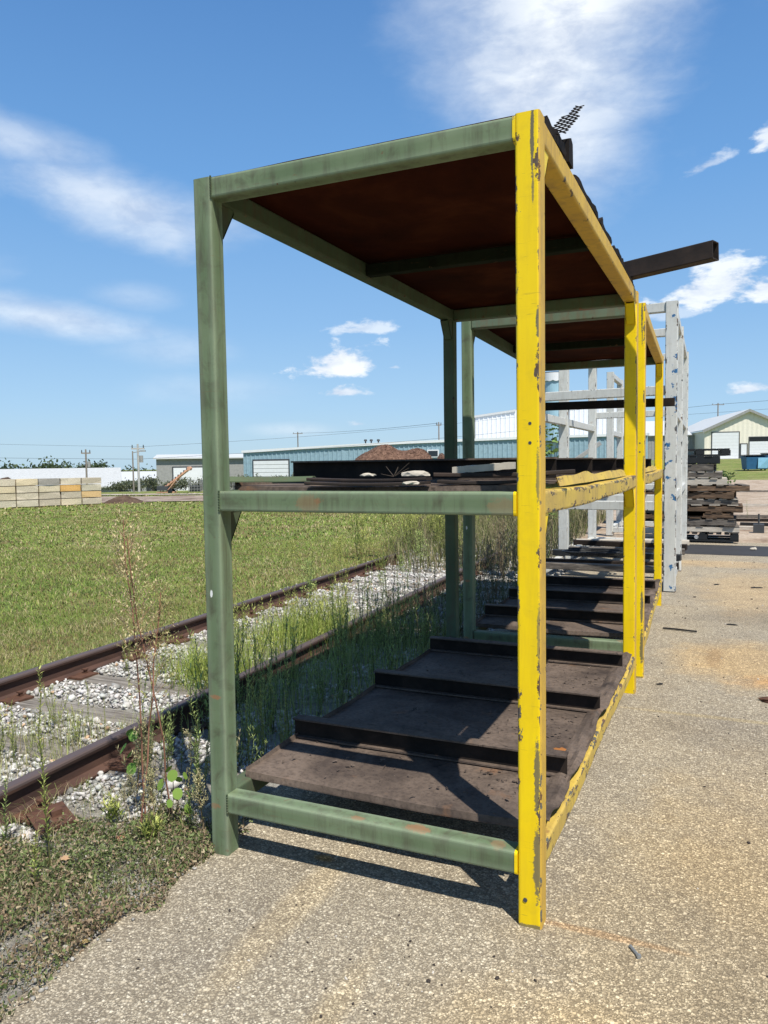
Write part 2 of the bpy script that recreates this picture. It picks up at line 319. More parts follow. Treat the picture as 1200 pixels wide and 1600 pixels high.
def tray_mat():
    m, t, b = newmat('brown_steel_sheet', .8, 0, .22); g = G(t)
    c = g.ramp(g.noise(2.6, 7, .65, dist=.5), [(.34, (.055, .041, .034)), (.5, (.12, .09, .07)), (.66, (.18, .135, .105))])
    c = g.mix(g.ramp(g.noise(4.5, 6, .6), [(.62, 0.), (.72, .7)]), c, (.22, .115, .06)); c = g.mix(g.ramp(g.noise(9, 8, .75, dist=1.), [(.61, 0.), (.65, .85)]), c, (.022, .017, .015))
    c = g.mix(g.m('MULTIPLY', g.ramp(g.noise(60, 3, .6), [(.3, 1.), (.55, 0.)]), .5), c, (.03, .023, .02)); c = g.mix(g.ramp(g.noise(90, 2), [(.75, 0.), (.78, .6)]), c, (.3, .24, .18))
    t.links.new(c, b.inputs['Base Color']); g.bump(g.noise(22, 7, .7), .55, .006, b); return m
TRAY = tray_mat()
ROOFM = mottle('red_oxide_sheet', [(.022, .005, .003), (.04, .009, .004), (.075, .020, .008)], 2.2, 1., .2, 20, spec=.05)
BAR = mottle('black_brown_steel', [(.012, .010, .009), (.022, .017, .014), (.04, .028, .022)], 7, .8, .3, 50, .002, 0, spec=.12)
RAIL = mottle('rusty_rail_steel', [(.045, .027, .022), (.08, .044, .034), (.115, .062, .044)], 9, .8, .5, 60, .002, 0, stretch=(1, .25, 1))
RAILT = mottle('worn_rail_head', [(.075, .055, .052), (.115, .085, .08), (.15, .105, .09)], 7, .55, .3, 50, .001, .3, stretch=(1, .15, 1))
PLATE = mottle('rusted_plate_steel', [(.055, .028, .02), (.10, .048, .03), (.13, .065, .04)], 14, .85, .6, 70, .003)
WOODT = mottle('weathered_tie_wood', [(.10, .085, .07), (.22, .195, .165), (.34, .31, .27)], 7, .95, 1.0, 16, .012, stretch=(.45, 6, 6))
SOIL = mottle('brown_soil', [(.28, .145, .09), (.42, .24, .15), (.55, .34, .23)], 30, 1., .35, 60, .004)
STONE = vcol('stone', .9, .2, 0, .5, 90)
PLANT = vcol('leaf', .6, .25, .3)
GRASSM = vcol('grass_blade', .7, .15, .3)
CONC = vcol('cast_concrete', .95, .15, 0, .8, 30)
def simple(name, c, rough=.7, metal=0., var=.18, sc=4, bump=.15):
    c = Vector(c); return mottle(name, [tuple(c*(1-var)), tuple(c), tuple(c*(1+var*.6))], sc, rough, bump, 30, .003, metal)
BLUEW = simple('blue_steel_siding', (.26, .38, .45), .5); WHITEW = simple('white_steel_siding', (.72, .74, .76), .5, var=.06); CREAM = simple('cream_steel_siding', (.78, .735, .62), .6, var=.06)
DARKG = simple('dark_grey_metal', (.06, .065, .07), .6); MIDG = simple('grey_siding', (.30, .30, .29), .6); ROOFW = simple('pale_roof_steel', (.56, .57, .56), .5, var=.06)
WOODP = mottle('grey_pallet_wood', [(.06, .052, .045), (.13, .112, .095), (.25, .22, .185)], 6, .9, .6, 24, .004, stretch=(1, 6, 6))
WOODB = mottle('brown_pallet_wood', [(.06, .04, .026), (.12, .078, .05), (.24, .155, .095)], 5, .9, .6, 24, .004, stretch=(1, 6, 6))
WOODL = mottle('pale_pallet_wood', [(.34, .30, .25), (.48, .43, .36), (.6, .55, .47)], 5, .9, .5, 24, .004, stretch=(1, 6, 6))
BLACKP = simple('black_plastic', (.018, .02, .022), .45); BLUEP = simple('blue_plastic', (.03, .12, .25), .5); BLUEL = simple('light_blue_panel', (.25, .5, .68), .5)
POLEW = simple('pole_wood', (.24, .21, .18), .95); ORNG = simple('faded_orange_machine_paint', (.60, .34, .22), .7); SILO = simple('pale_blue_silo_paint', (.32, .50, .60), .45, var=.08)
RUBBER = simple('black_rubber', (.02, .02, .02), .9); BARK = simple('bark', (.09, .07, .055), .95); BOLTM = simple('dull_zinc', (.35, .38, .40), .4, .6)
GLASS = simple('dark_window', (.03, .04, .05), .2); LIMEST = simple('pale_broken_board', (.50, .45, .37), .95, sc=20)

# ------------------------------------------------------------------ ground
def sm(a, b, x): t = max(0, min(1, (x-a)/(b-a))); return t*t*(3-2*t)
def ground_h(x, y):
    dx, dy = x-CAM.x, y-CAM.y; d = math.hypot(dx, dy); az = math.degrees(math.atan2(dx, dy))
    fall = -0.045*max(0, min(d, 330)-50)*sm(45, 70, d)
    rise = 1.62*sm(50, 108, d)+.0*d
    w = sm(-14, -6, az) if az < 90 else 1-sm(90, 160, az)
    return fall*(1-w)+rise*w
def asph_edge(y): return -1.30-.012*y+.05*fnoise(0, y, 1.7)+.022*fnoise(3, y, 7)+.018*fnoise(8, y, 19)+(-.06 if y > .2 else 0)
def ground_mat():
    m, t, b = newmat('lawn_ground', .95, 0, .1); g = G(t, rnd=False)
    a = g.noise(.5, 6, .65, g.map((1, 2.2, 1)), .6); bb = g.noise(2.2, 6, .7); c = g.noise(26, 4, .7)
    col = g.mix(g.ramp(a, [(.40, 0.), (.62, 1.)]), (.15, .205, .05), (.26, .26, .09))
    col = g.mix(g.ramp(bb, [(.50, 0.), (.68, 1.)]), col, (.14, .105, .06)); col = g.mix(g.ramp(a, [(.60, 0.), (.70, 1.)]), col, (.36, .30, .17))
    col = g.mix(.55, col, g.mix(1., col, g.ramp(c, [(.3, .35), (.7, 1.8)]), 'MULTIPLY'))
    t.links.new(col, b.inputs['Base Color']); g.bump(g.noise(35, 5, .7), 1., .04, b); return m
def yard_mat():
    m, t, b = newmat('weathered_asphalt', .9, 0, .2); g = G(t, rnd=False)
    dn = nd('ShaderNodeTexNoise', t); dn.inputs['Scale'].default_value = 70; dn.inputs['Detail'].default_value = 3; t.links.new(g.v, dn.inputs['Vector'])
    ad = nd('ShaderNodeVectorMath', t, operation='MULTIPLY_ADD'); t.links.new(dn.outputs['Color'], ad.inputs[0]); ad.inputs[1].default_value = (.012, .012, .012); t.links.new(g.v, ad.inputs[2])
    def agg_(scale):
        vo = nd('ShaderNodeTexVoronoi', t); vo.inputs['Scale'].default_value = scale; t.links.new(ad.outputs[0], vo.inputs['Vector'])
        sp = nd('ShaderNodeSeparateColor', t); t.links.new(vo.outputs['Color'], sp.inputs[0])
        c = g.ramp(sp.outputs[0], [(0., (.19, .17, .145)), (.3, (.27, .245, .205)), (.6, (.38, .345, .285)), (.85, (.465, .43, .365)), (1., (.60, .57, .50))])
        gp = g.ramp(vo.outputs['Distance'], [(.38, 0.), (.72, 1.)]); return g.mix(g.m('MULTIPLY', gp, .85), c, (.15, .132, .108)), g.m('MULTIPLY_ADD', gp, -1., g.m('MULTIPLY', sp.outputs[1], .6))
    ca, ha = agg_(165); cb, hb = agg_(92); mk = g.ramp(g.noise(38, 4, .65), [(.47, 0.), (.55, 1.)])
    col = g.mix(mk, ca, cb); hgt = g.mix(mk, ha, hb)
    big = g.noise(.8, 5, .6); big2 = g.noise(2.6, 6, .65)
    col = g.mix(.75, col, g.mix(1., col, g.ramp(big, [(.3, (1.08, 1.02, .92)), (.5, (1.38, 1.28, 1.08)), (.7, (1.60, 1.46, 1.19))]), 'MULTIPLY'))
    col = g.mix(g.m('MULTIPLY', g.ramp(big2, [(.50, 0.), (.66, 1.)]), .55), col, g.mix(1., col, (.74, .72, .70), 'MULTIPLY'))
    # tan and orange stain on the open yard: centred blobs with ragged outline
    xyz = nd('ShaderNodeSeparateXYZ', t); t.links.new(g.v, xyz.inputs[0]); X, Y = xyz.outputs[0], xyz.outputs[1]
    def blob(cx, cy, rx, ry, soft=.5, k=1.2):
        u = g.m('DIVIDE', g.m('SUBTRACT', X, cx), rx); v = g.m('DIVIDE', g.m('SUBTRACT', Y, cy), ry)
        d = g.m('SQRT', g.m('ADD', g.m('MULTIPLY', u, u), g.m('MULTIPLY', v, v)))
        d = g.m('ADD', d, g.m('MULTIPLY_ADD', big2, k, -k/2)); return g.ramp(d, [(1-soft, 1.), (1., 0.)])
    for (cx, cy, rx, ry, c, a_) in [(.55, .0, .75, 1.6, (1.10, 1.02, .86), .8), (.9, 2.42, 1.5, .035, (1.22, 1.15, .92), .7), (-.45, -.75, .07, .5, (1.2, 1.12, .95), .6), (.75, 3.85, .75, .85, (1.28, 1.08, .80), .9), (1.1, 3.3, .6, .25, (1.35, .98, .62), .8), (.45, 3.9, .08, .4, (.62, .52, .46), .4), (.9, 7.2, .9, 1.9, (1.2, 1.05, .85), .8),
                                    (.75, 1.0, .6, 1.2, (1.1, 1.0, .84), .5), (-.80, -.2, .09, .6, (1.25, 1.16, .98), .6), (-.86, .13, .06, .035, (1.3, .95, .5), .9), (.20, .055, .30, .022, (1.15, .85, .62), .5),
                                    (.9, 5.6, .8, .5, (.75, .74, .74), .7), (.5, 9.6, 1.2, .5, (1.2, 1.02, .8), .7), (0.5, 2.15, .7, .35, (.85, .84, .84), .7), (-.22, -.6, .05, .05, (1.1, .6, .35), .6), (.1, -.55, .5, .4, (1.12, 1.05, .92), .6)]:
        col = g.mix(g.m('MULTIPLY', blob(cx, cy, rx, ry), a_), col, g.mix(1., col, c, 'MULTIPLY'))
    cr = g.noise(3.2, 9, .75, dist=1.8); cm = g.m('MULTIPLY', g.ramp(cr, [(.495, 0.), (.5, 1.), (.505, 0.)]), .35)
    col = g.mix(cm, col, (.07, .06, .05))
    sc = g.noise(75, 2, .5, None, 0); col = g.mix(g.ramp(sc, [(.76, 0.), (.775, 1.)]), col, (.045, .035, .03))
    t.links.new(col, b.inputs['Base Color'])
    g.bump(hgt, .7, .004, b); return m
def soil_mat(name, cols, sc=3, bs=40, bd=.02):
    m, t, b = newmat(name, .95, 0, .1); g = G(t, rnd=False); n = g.noise(sc, 8, .7, None, .8)
    k = len(cols); col = g.ramp(n, [(.32+.36*i/(k-1), c) for i, c in enumerate(cols)])
    f = g.noise(sc*14, 5, .7); col = g.mix(.5, col, g.mix(1., col, g.ramp(f, [(.3, .4), (.7, 1.7)]), 'MULTIPLY'))
    t.links.new(col, b.inputs['Base Color']); g.bump(g.noise(bs, 6, .7), 1., bd, b); return m
GROUND = ground_mat(); YARD = yard_mat()
DIRT = soil_mat('tan_dirt', [(.20, .14, .10), (.34, .26, .19), (.44, .36, .28), (.27, .20, .15)], 1.1, 12, .03)
BED = soil_mat('ballast_dirt', [(.18, .16, .13), (.32, .30, .26), (.48, .46, .42)], 8, 60, .02)
GPATH = soil_mat('gravel_path', [(.20, .15, .11), (.36, .31, .26), (.48, .44, .38)], .8, 10, .03)
RED = soil_mat('reddish_gravel', [(.13, .095, .07), (.26, .20, .16), (.42, .36, .29)], .9, 10, .03)

def polar_ground():
    rad = [0, 2, 4, 6, 9, 12, 16, 21, 27, 34, 42, 50, 56, 62, 68, 75, 83, 92, 102, 112, 125, 145, 170, 200, 250, 330, 450, 700, 1200, 2500, 5000]
    na = 144; V = [(CAM.x, CAM.y, -.05)]; F = []
    for r in rad[1:]:
        for k in range(na):
            a = 2*math.pi*k/na; x, y = CAM.x+r*math.sin(a), CAM.y+r*math.cos(a); V.append((x, y, ground_h(x, y)-.05))
    for k in range(na): F.append((0, 1+(k+1) % na, 1+k))
    for i in range(len(rad)-2):
        for k in range(na): a0 = 1+i*na; a1 = a0+na; F.append((a0+k, a0+(k+1) % na, a1+(k+1) % na, a1+k))
    mb = MB(); mb.add(V, F); o = mb.build('ground', GROUND, smooth=True); tag(o, kind='structure'); return o
polar_ground()
def strip(name, mat, yl, xl, xr, z, th=.04, nz_=.0, flat=False, seed=0, tess=1):
    """sheet following y list with edges xl(y), xr(y), on the terrain"""
    mb = MB(); n = len(yl); V = []; F = []
    xs = tess
    for y in yl:
        for k in range(xs+1):
            x = xl(y)+(xr(y)-xl(y))*k/xs; V.append((x, y, z+ground_h(x, y)+nz_*fnoise(x, y, 2.5, seed)))
    w = xs+1
    for j in range(n-1):
        for k in range(xs): F.append((j*w+k, j*w+k+1, (j+1)*w+k+1, (j+1)*w+k))
    m0 = len(V)
    for j in range(n):
        for e, k in enumerate((0, xs)):
            p = V[j*w+k]; V.append((p[0], p[1], p[2]-th))
    for j in range(n-1):
        F.append((j*w, (j+1)*w, m0+(j+1)*2, m0+j*2)); F.append((j*w+xs, m0+j*2+1, m0+(j+1)*2+1, (j+1)*w+xs))
    for j in (0, n-1):
        for k in range(xs): pass
    mb.add(V, F); o = mb.build(name, mat, fix=False); tag(o, kind='structure'); return o
ys = list(np.arange(-6, 12.9, .07))
strip('asphalt_yard', YARD, ys, asph_edge, lambda y: 14., 0., .045)
strip('dirt_yard', DIRT, list(np.arange(12.55, 56, .5)), lambda y: -2.4-.05*y+.4*fnoise(9, y, .6), lambda y: 22., -.008, .05)
strip('dark_yard_strip', simple('dark_strip_grey', (.04, .04, .042), .8, sc=3), list(np.arange(10.75, 12.3, .1)), lambda y: -1.0, lambda y: 9., .004, .02)  # flat dark grey strip across the far end of the yard
def rx(y): return -2.31-.042*y       # running line of the near rail
def lx(y): return -3.74-.045*y
strip('track_bed', BED, list(np.arange(-6, 16, .15)), lambda y: lx(y)-.42+.08*fnoise(5, y, 1.5), lambda y: asph_edge(y)+.02, -.012, .035, nz_=.012, tess=10)
# far gravel paths in the field
def path_strip(name, mat, pts, w, z):
    mb = MB(); V = []; F = []
    for i, (x, y) in enumerate(pts):
        a = Vector(pts[max(0, i-1)]); b = Vector(pts[min(len(pts)-1, i+1)]); d = (b-a).normalized(); nrm = Vector((-d.y, d.x))
        ww = w*(1+.25*fnoise(x, y, .3))
        for s_ in (-1, 1): q = Vector((x, y))+nrm*ww*s_; V.append((q.x, q.y, ground_h(q.x, q.y)+z))
    for i in range(len(pts)-1): F.append((2*i, 2*i+1, 2*i+3, 2*i+2))
    mb.add(V, F); return tag(mb.build(name, mat), kind='structure')
def dl(dep, lat): return (CAM.x-.41*dep+.912*lat, CAM.y+.912*dep+.41*lat)
path_strip('gravel_path', RED, [dl(37.3+.35*math.sin(i), -19+1.3*i) for i in range(16)], 3.7, -.02)
path_strip('pale_gravel_road', GPATH, [dl(43.2+.3*math.sin(i*.9), -17.5+1.2*i) for i in range(12)], .9, -.01)

# ------------------------------------------------------------------ track
def rail(xf, y0, y1, name, label):
    root = empty(name, (0, 0, 0), 0, label, 'rail', 'rails of the siding track')
    prof = [(-.062, 0), (.062, 0), (.062, .010), (.012, .024), (.008, .095), (.030, .104), (.032, .118)]
    head = [(.032, .118), (.030, .128), (.022, .134), (-.022, .134), (-.030, .128), (-.032, .118)]
    full = prof+head[1:]+[(-.030, .104), (-.008, .095), (-.012, .024), (-.062, .010)]
    n = len(full); mb = MB(); ys_ = list(np.arange(y0, y1+.01, .4)); V = []
    for y in ys_: V += [(xf(y)+p, y, q-.004) for p, q in full]
    F = [tuple(range(n)), tuple(range((len(ys_)-1)*n, len(ys_)*n))]; mi = [0, 0]
    for j in range(len(ys_)-1):
        for i in range(n):
            k = (i+1) % n; F.append((j*n+i, j*n+k, (j+1)*n+k, (j+1)*n+i)); mi.append(1 if 6 <= i <= 11 else 0)
    mb.add(V, F, mi); o = mb.build('rail_bar', [RAIL, RAILT], root)
    return root
TY = [-1.16+.575*i for i in range(22)]
rr_ = rail(rx, -3, 11, 'track_rail', 'nearer of the two rusty rails, running close beside the green rack posts')
rl_ = rail(lx, -3, 8.9, 'track_rail', 'farther rusty rail along the edge of the mown grass')
for i, y in enumerate(TY):
    rg = random.Random(i); x0 = rx(y)+(.50 if i > 1 else .20)+rg.uniform(-.05, .05); x1 = lx(y)-.42+rg.uniform(-.05, .05); ww = .105+rg.uniform(-.012, .012)
    mb = MB(); nx = 14
    def fn(u, v, y=y, x0=x0, x1=x1, ww=ww, i=i):
        x = x0+(x1-x0)*u; return (x, y-ww+2*ww*v+.012*fnoise(x, i, 2.2)+(.01*fnoise(x, v*3, 9)), .0-.004+.009*fnoise(x, v*2+i, 5)-(.012 if v in (0, 1) else 0))
    sheet(mb, nx, 6, fn, .07)
    t = mb.build('railway_tie', WOODT)
    lab = ['weathered grey sleeper under the rails at the lower left edge of the photo', 'split grey sleeper next to the broken tie plate', 'grey sleeper with sprigs of weed beside it', 'long grey sleeper between the white gravel beds'][i-1] if 1 <= i <= 4 else 'weathered grey wooden sleeper of the railway siding'
    tag(t, lab, 'railway sleeper', 'sleepers of the siding track')
    for root, xf, sgn in ((rr_, rx, 1), (rl_, lx, 1)):
        if root is rl_ and y > 8.6: continue
        x = xf(y); rz = rg.uniform(-.1, .1); M_ = Matrix.Translation((x, y, 0)) @ Matrix.Rotation(rz, 4, 'Z')
        mb = MB(); mb.box(-.17, .17, -.085, .085, -.002, .011, 0, M_)
        for sx, sy in ((.095, .04), (-.095, -.04)):
            mb.box(sx-.010, sx+.010, sy-.010, sy+.010, .011, .034, 0, M_); mb.box(sx-.022, sx+.014, sy-.016, sy+.016, .034, .043, 0, M_)
        mb.build('tie_plate', PLATE, root)
# loose bent plate near lower left
mb = MB(); M_ = Matrix.Translation((-2.06, -.07, .03)) @ Matrix.Rotation(-.5, 4, 'Z') @ Matrix.Rotation(.10, 4, 'X')
mb.box(-.11, .11, -.075, .075, -.006, .006, 0, M_); mb.box(-.03, .02, .0, .045, .006, .03, 0, M_)
tag(mb.build('loose_tie_plate', PLATE), 'loose reddish rusty plate lying against the near rail at lower left', 'steel plate')

# ballast stones
def ballast():
    n = 66000; y = -1.2+13.5*RG.random(n)**1.45; u = RG.random(n)
    x = np.array([lx(b)-.38+(asph_edge(b)+.06-(lx(b)-.38))*a for a, b in zip(u, y)])
    rxx = -2.31-.042*y; lxx = -3.74-.045*y
    tie = np.min(np.abs(y[:, None]-np.array(TY)[None]), 1) < .115
    nz1 = npnoise(x, y, 3.0, 2)
    keep = ~(tie & (RG.random(n) > .012))
    keep &= (np.abs(x-rxx) > .065) & (np.abs(x-lxx) > .065)
    right = x > rxx+.07
    keep &= ~(right & (x > -1.62) & (RG.random(n) < .8)); keep &= ~(right & (y < -.15) & (x > -2.0) & (RG.random(n) < .93)); keep &= ~((nz1 < -.75) & (RG.random(n) < .7))
    x, y = x[keep], y[keep]; m = len(x)
    sz = RG.uniform(.007, .0165, m)*(1+.6*(RG.random(m) < .05))*(1+.05*y.clip(0)); z = -.014+sz*.35+RG.random(m)**2*.022
    c = RG.uniform(.30, .66, (m, 1))*np.array([[1, .965, .90]])*(1+RG.normal(0, .02, (m, 3)))
    tan = RG.random(m) < .035; c[tan] = c[tan]*np.array([1, .72, .5]); dk = RG.random(m) < .1; c[dk] *= .5
    tag(stones('ballast_gravel', np.stack([x, y, z], 1), sz, STONE, c), kind='stuff', label='white and grey crushed stone ballast between the rails')
ballast()
# bigger rocks by the track
for k, (x, y, s_, lab) in enumerate([(-1.83, .42, .055, 'large pale angular rock beside the reddish weed stems'), (-1.95, .78, .05, 'grey rock lying right of the near rail behind the leafy sprig'), (-1.72, .62, .06, 'flat light rock nearest the green post'), (-2.2, -.42, .045, 'whitish rock at lower left beside the loose plate')]):
    o = stones('rock', np.array([[0, 0, 0.]]), np.array([s_]), STONE, np.array([[.55, .53, .5]])); o.location = (x, y, .02); tag(o, lab, 'rock')

# ------------------------------------------------------------------ vegetation
def blades(name, P, h, lean, w, cols, mat=GRASSM, label=None):
    """two-segment grass blades; P (n,3)"""
    n = len(P); a = RG.uniform(0, 6.283, n); d = np.stack([np.cos(a), np.sin(a), np.zeros(n)], 1); s_ = np.stack([-np.sin(a), np.cos(a), np.zeros(n)], 1)
    zz = np.array([[0, 0, 1.]]); b = h[:, None]; l = lean[:, None]
    p0 = P-s_*w[:, None]/2; p1 = P+s_*w[:, None]/2; mid = P+d*b*l*.35+zz*b*.6; p2 = mid+s_*w[:, None]*.35; p3 = mid-s_*w[:, None]*.35; tip = P+d*b*l+zz*b*(1-.25*l)
    V = np.stack([p0, p1, p2, p3, tip], 1).reshape(-1, 3); o = np.arange(n)[:, None]*5
    F = np.concatenate([o+np.array([[0, 1, 2]]), o+np.array([[0, 2, 3]]), o+np.array([[3, 2, 4]])], 0)
    return tag(npmesh(name, V, F, mat, np.repeat(cols, 5, 0)), label, kind='stuff')
def lawn():
    # density falls with distance; width grows
    P = []; Hh = []; Wd = []; Cc = []
    for r0_, r1_, dens, hh, ww in ((3.5, 9, 3000, .024, .0050), (9, 16, 850, .026, .010), (16, 28, 170, .032, .024), (28, 46, 30, .04, .055)):
        a0, a1 = R(-60), R(-10); area = (a1-a0)/2*(r1_**2-r0_**2); n = int(area*dens)
        r = np.sqrt(RG.uniform(r0_**2, r1_**2, n)); a = RG.uniform(a0, a1, n); x = CAM.x+r*np.sin(a); y = CAM.y+r*np.cos(a)
        edge = -3.74-.045*y-.34+.10*npnoise(x, y, 4, 3)+.05*npnoise(x, y, 11, 9)
        k = (x < edge) | (y > 13.5)
        k &= (x < -1.8-.35*(y-9)) | (y < 13.5)
        dep = (x-CAM.x)*-.41+(y-CAM.y)*.912; k &= (dep < 33.5+.8*npnoise(x, y, .6, 3)) | (dep > 41+.8*npnoise(x, y, .5, 5))
        x, y = x[k], y[k]; m = len(x); g1 = npnoise(x*.8-y*.35, y*1.6+x*.7, 1.0, 1); g2 = npnoise(x, y, 3.2, 4); g3 = RG.random(m)
        base = np.array([.205, .285, .062])[None]*RG.uniform(.65, 1.35, (m, 1))
        dry = np.array([.50, .43, .24])[None]*RG.uniform(.7, 1.2, (m, 1)); brn = np.array([.25, .18, .09])[None]*RG.uniform(.7, 1.2, (m, 1))
        c = base.copy(); s1 = (g3 < .12+.50*np.clip(g1-.15, 0, 1)+.22*np.clip(g2, 0, 1)); c[s1] = dry[s1]; s2 = (RG.random(m) < .16+.35*np.clip(-g2, 0, 1)+.5*np.clip(npnoise(x, y, .9, 17)-.3, 0, 1)+.35*(x > -5.2-.045*y)*RG.random(m)); c[s2] = brn[s2]
        yl = RG.random(m) < .25; c[yl] = c[yl]*.5+np.array([.36, .37, .10])*.5
        zh = np.array([ground_h(p, q) for p, q in zip(x, y)]) if r1_ > 40 else 0
        P.append(np.stack([x, y, np.zeros(m)-.05+zh], 1)); Hh.append(hh*RG.uniform(.7, 2.1, m)*(1+.35*np.clip(g2, -1, 1))+.012); Wd.append(ww*RG.uniform(.6, 1.3, m)); Cc.append(c)
    P = np.concatenate(P); Hh = np.concatenate(Hh); Wd = np.concatenate(Wd); Cc = np.concatenate(Cc)
    blades('lawn_grass', P, Hh, RG.uniform(.6, 2.0, len(P)), Wd, Cc, label='mown green and straw coloured grass of the field')
lawn()
def groundcover():
    n = 110000; x = RG.uniform(-2.5, -1.12, n); y = RG.uniform(-1.25, .55, n)
    ed = np.array([asph_edge(b) for b in y])
    den = .50+.6*npnoise(x, y, 6, 7)+.3*npnoise(x, y, 17, 8)
    k = (x < ed+.05+.05*npnoise(x, y, 9, 12)) & (RG.random(n) < np.maximum(den, .8*(x < -1.55)*(y < -.25))) & ~((x < -2.02) & (y > -.36+.3*(x+2.5))) & (y < .32+.6*(x+1.4)*0+.15*npnoise(x, y, 7, 21)) & ~((y > -.02) & (x < -1.72))
    x, y = x[k], y[k]; m = len(x); z = RG.random(m)**1.4*(.028+.03*np.clip(npnoise(x, y, 5, 7), 0, 1))+.008*(x < -1.55)
    sz = RG.uniform(.0028, .0082, m); Rm = rotm(m); q = np.array([(-1, -.45, 0), (1, -.45, .15), (1, .45, 0), (-1, .45, .15)])
    V = np.einsum('nij,kj->nki', Rm, q)*sz[:, None, None]+np.stack([x, y, z], 1)[:, None, :]
    F = np.arange(m*4).reshape(m, 4); t = RG.random(m); gg = npnoise(x, y, 4, 30)
    c = np.array([.15, .19, .07])[None]*RG.uniform(.45, 1.6, (m, 1)); br = t < .48+.28*gg; c[br] = (np.array([.32, .235, .15])*RG.uniform(.5, 1.3, (br.sum(), 1))); st = RG.random(m) < .10; c[st] = np.array([.50, .42, .27])
    tag(npmesh('ground_cover_weeds', V.reshape(-1, 3), F, PLANT, np.repeat(c, 4, 0)), 'low green and brown ground cover creeping over the asphalt edge', kind='stuff')
    n = 5200; x = RG.uniform(-2.3, -1.15, n); y = RG.uniform(-1.2, .3, n); ed = np.array([asph_edge(b) for b in y]); k = (x < ed+.02) & (RG.random(n) < .6); x, y = x[k], y[k]; m = len(x)
    c = np.array([[.22, .27, .09]])*RG.uniform(.6, 1.5, (m, 1)); b_ = RG.random(m) < .42; c[b_] = (.48, .40, .24)
    blades('sparse_grass', np.stack([x, y, x*0], 1), RG.uniform(.02, .085, m), RG.uniform(.3, 1.4, m), RG.uniform(.0012, .0026, m), c, label='thin grass blades among the ground cover')
    n = 1500; x = RG.uniform(-2.4, -1.2, n); y = RG.uniform(-1.2, .4, n); ed = np.array([asph_edge(b) for b in y]); k = (x < ed+.05); x, y = x[k], y[k]; m = len(x); s_ = RG.uniform(.003, .008, m)
    tag(stones('edge_pebbles', np.stack([x, y, s_*.4+.002], 1), s_, STONE, RG.uniform(.2, .45, (m, 1))*np.array([[1, .95, .85]])), 'small pale pebbles scattered along the asphalt edge', kind='stuff')
groundcover()
def bigpebbles():
    n = 1500; x = -2.9+1.0*RG.random(n); y = -.95+.75*RG.random(n); k = x < -1.98-.3*(y+.85); x, y = x[k], y[k]; m = len(x); s_ = RG.uniform(.014, .03, m)
    tag(stones('coarse_gravel', np.stack([x, y, s_*.4], 1), s_, STONE, RG.uniform(.34, .62, (m, 1))*np.array([[1, .98, .95]])), 'coarse grey stones beside the near rail at the left edge', kind='stuff')
bigpebbles()

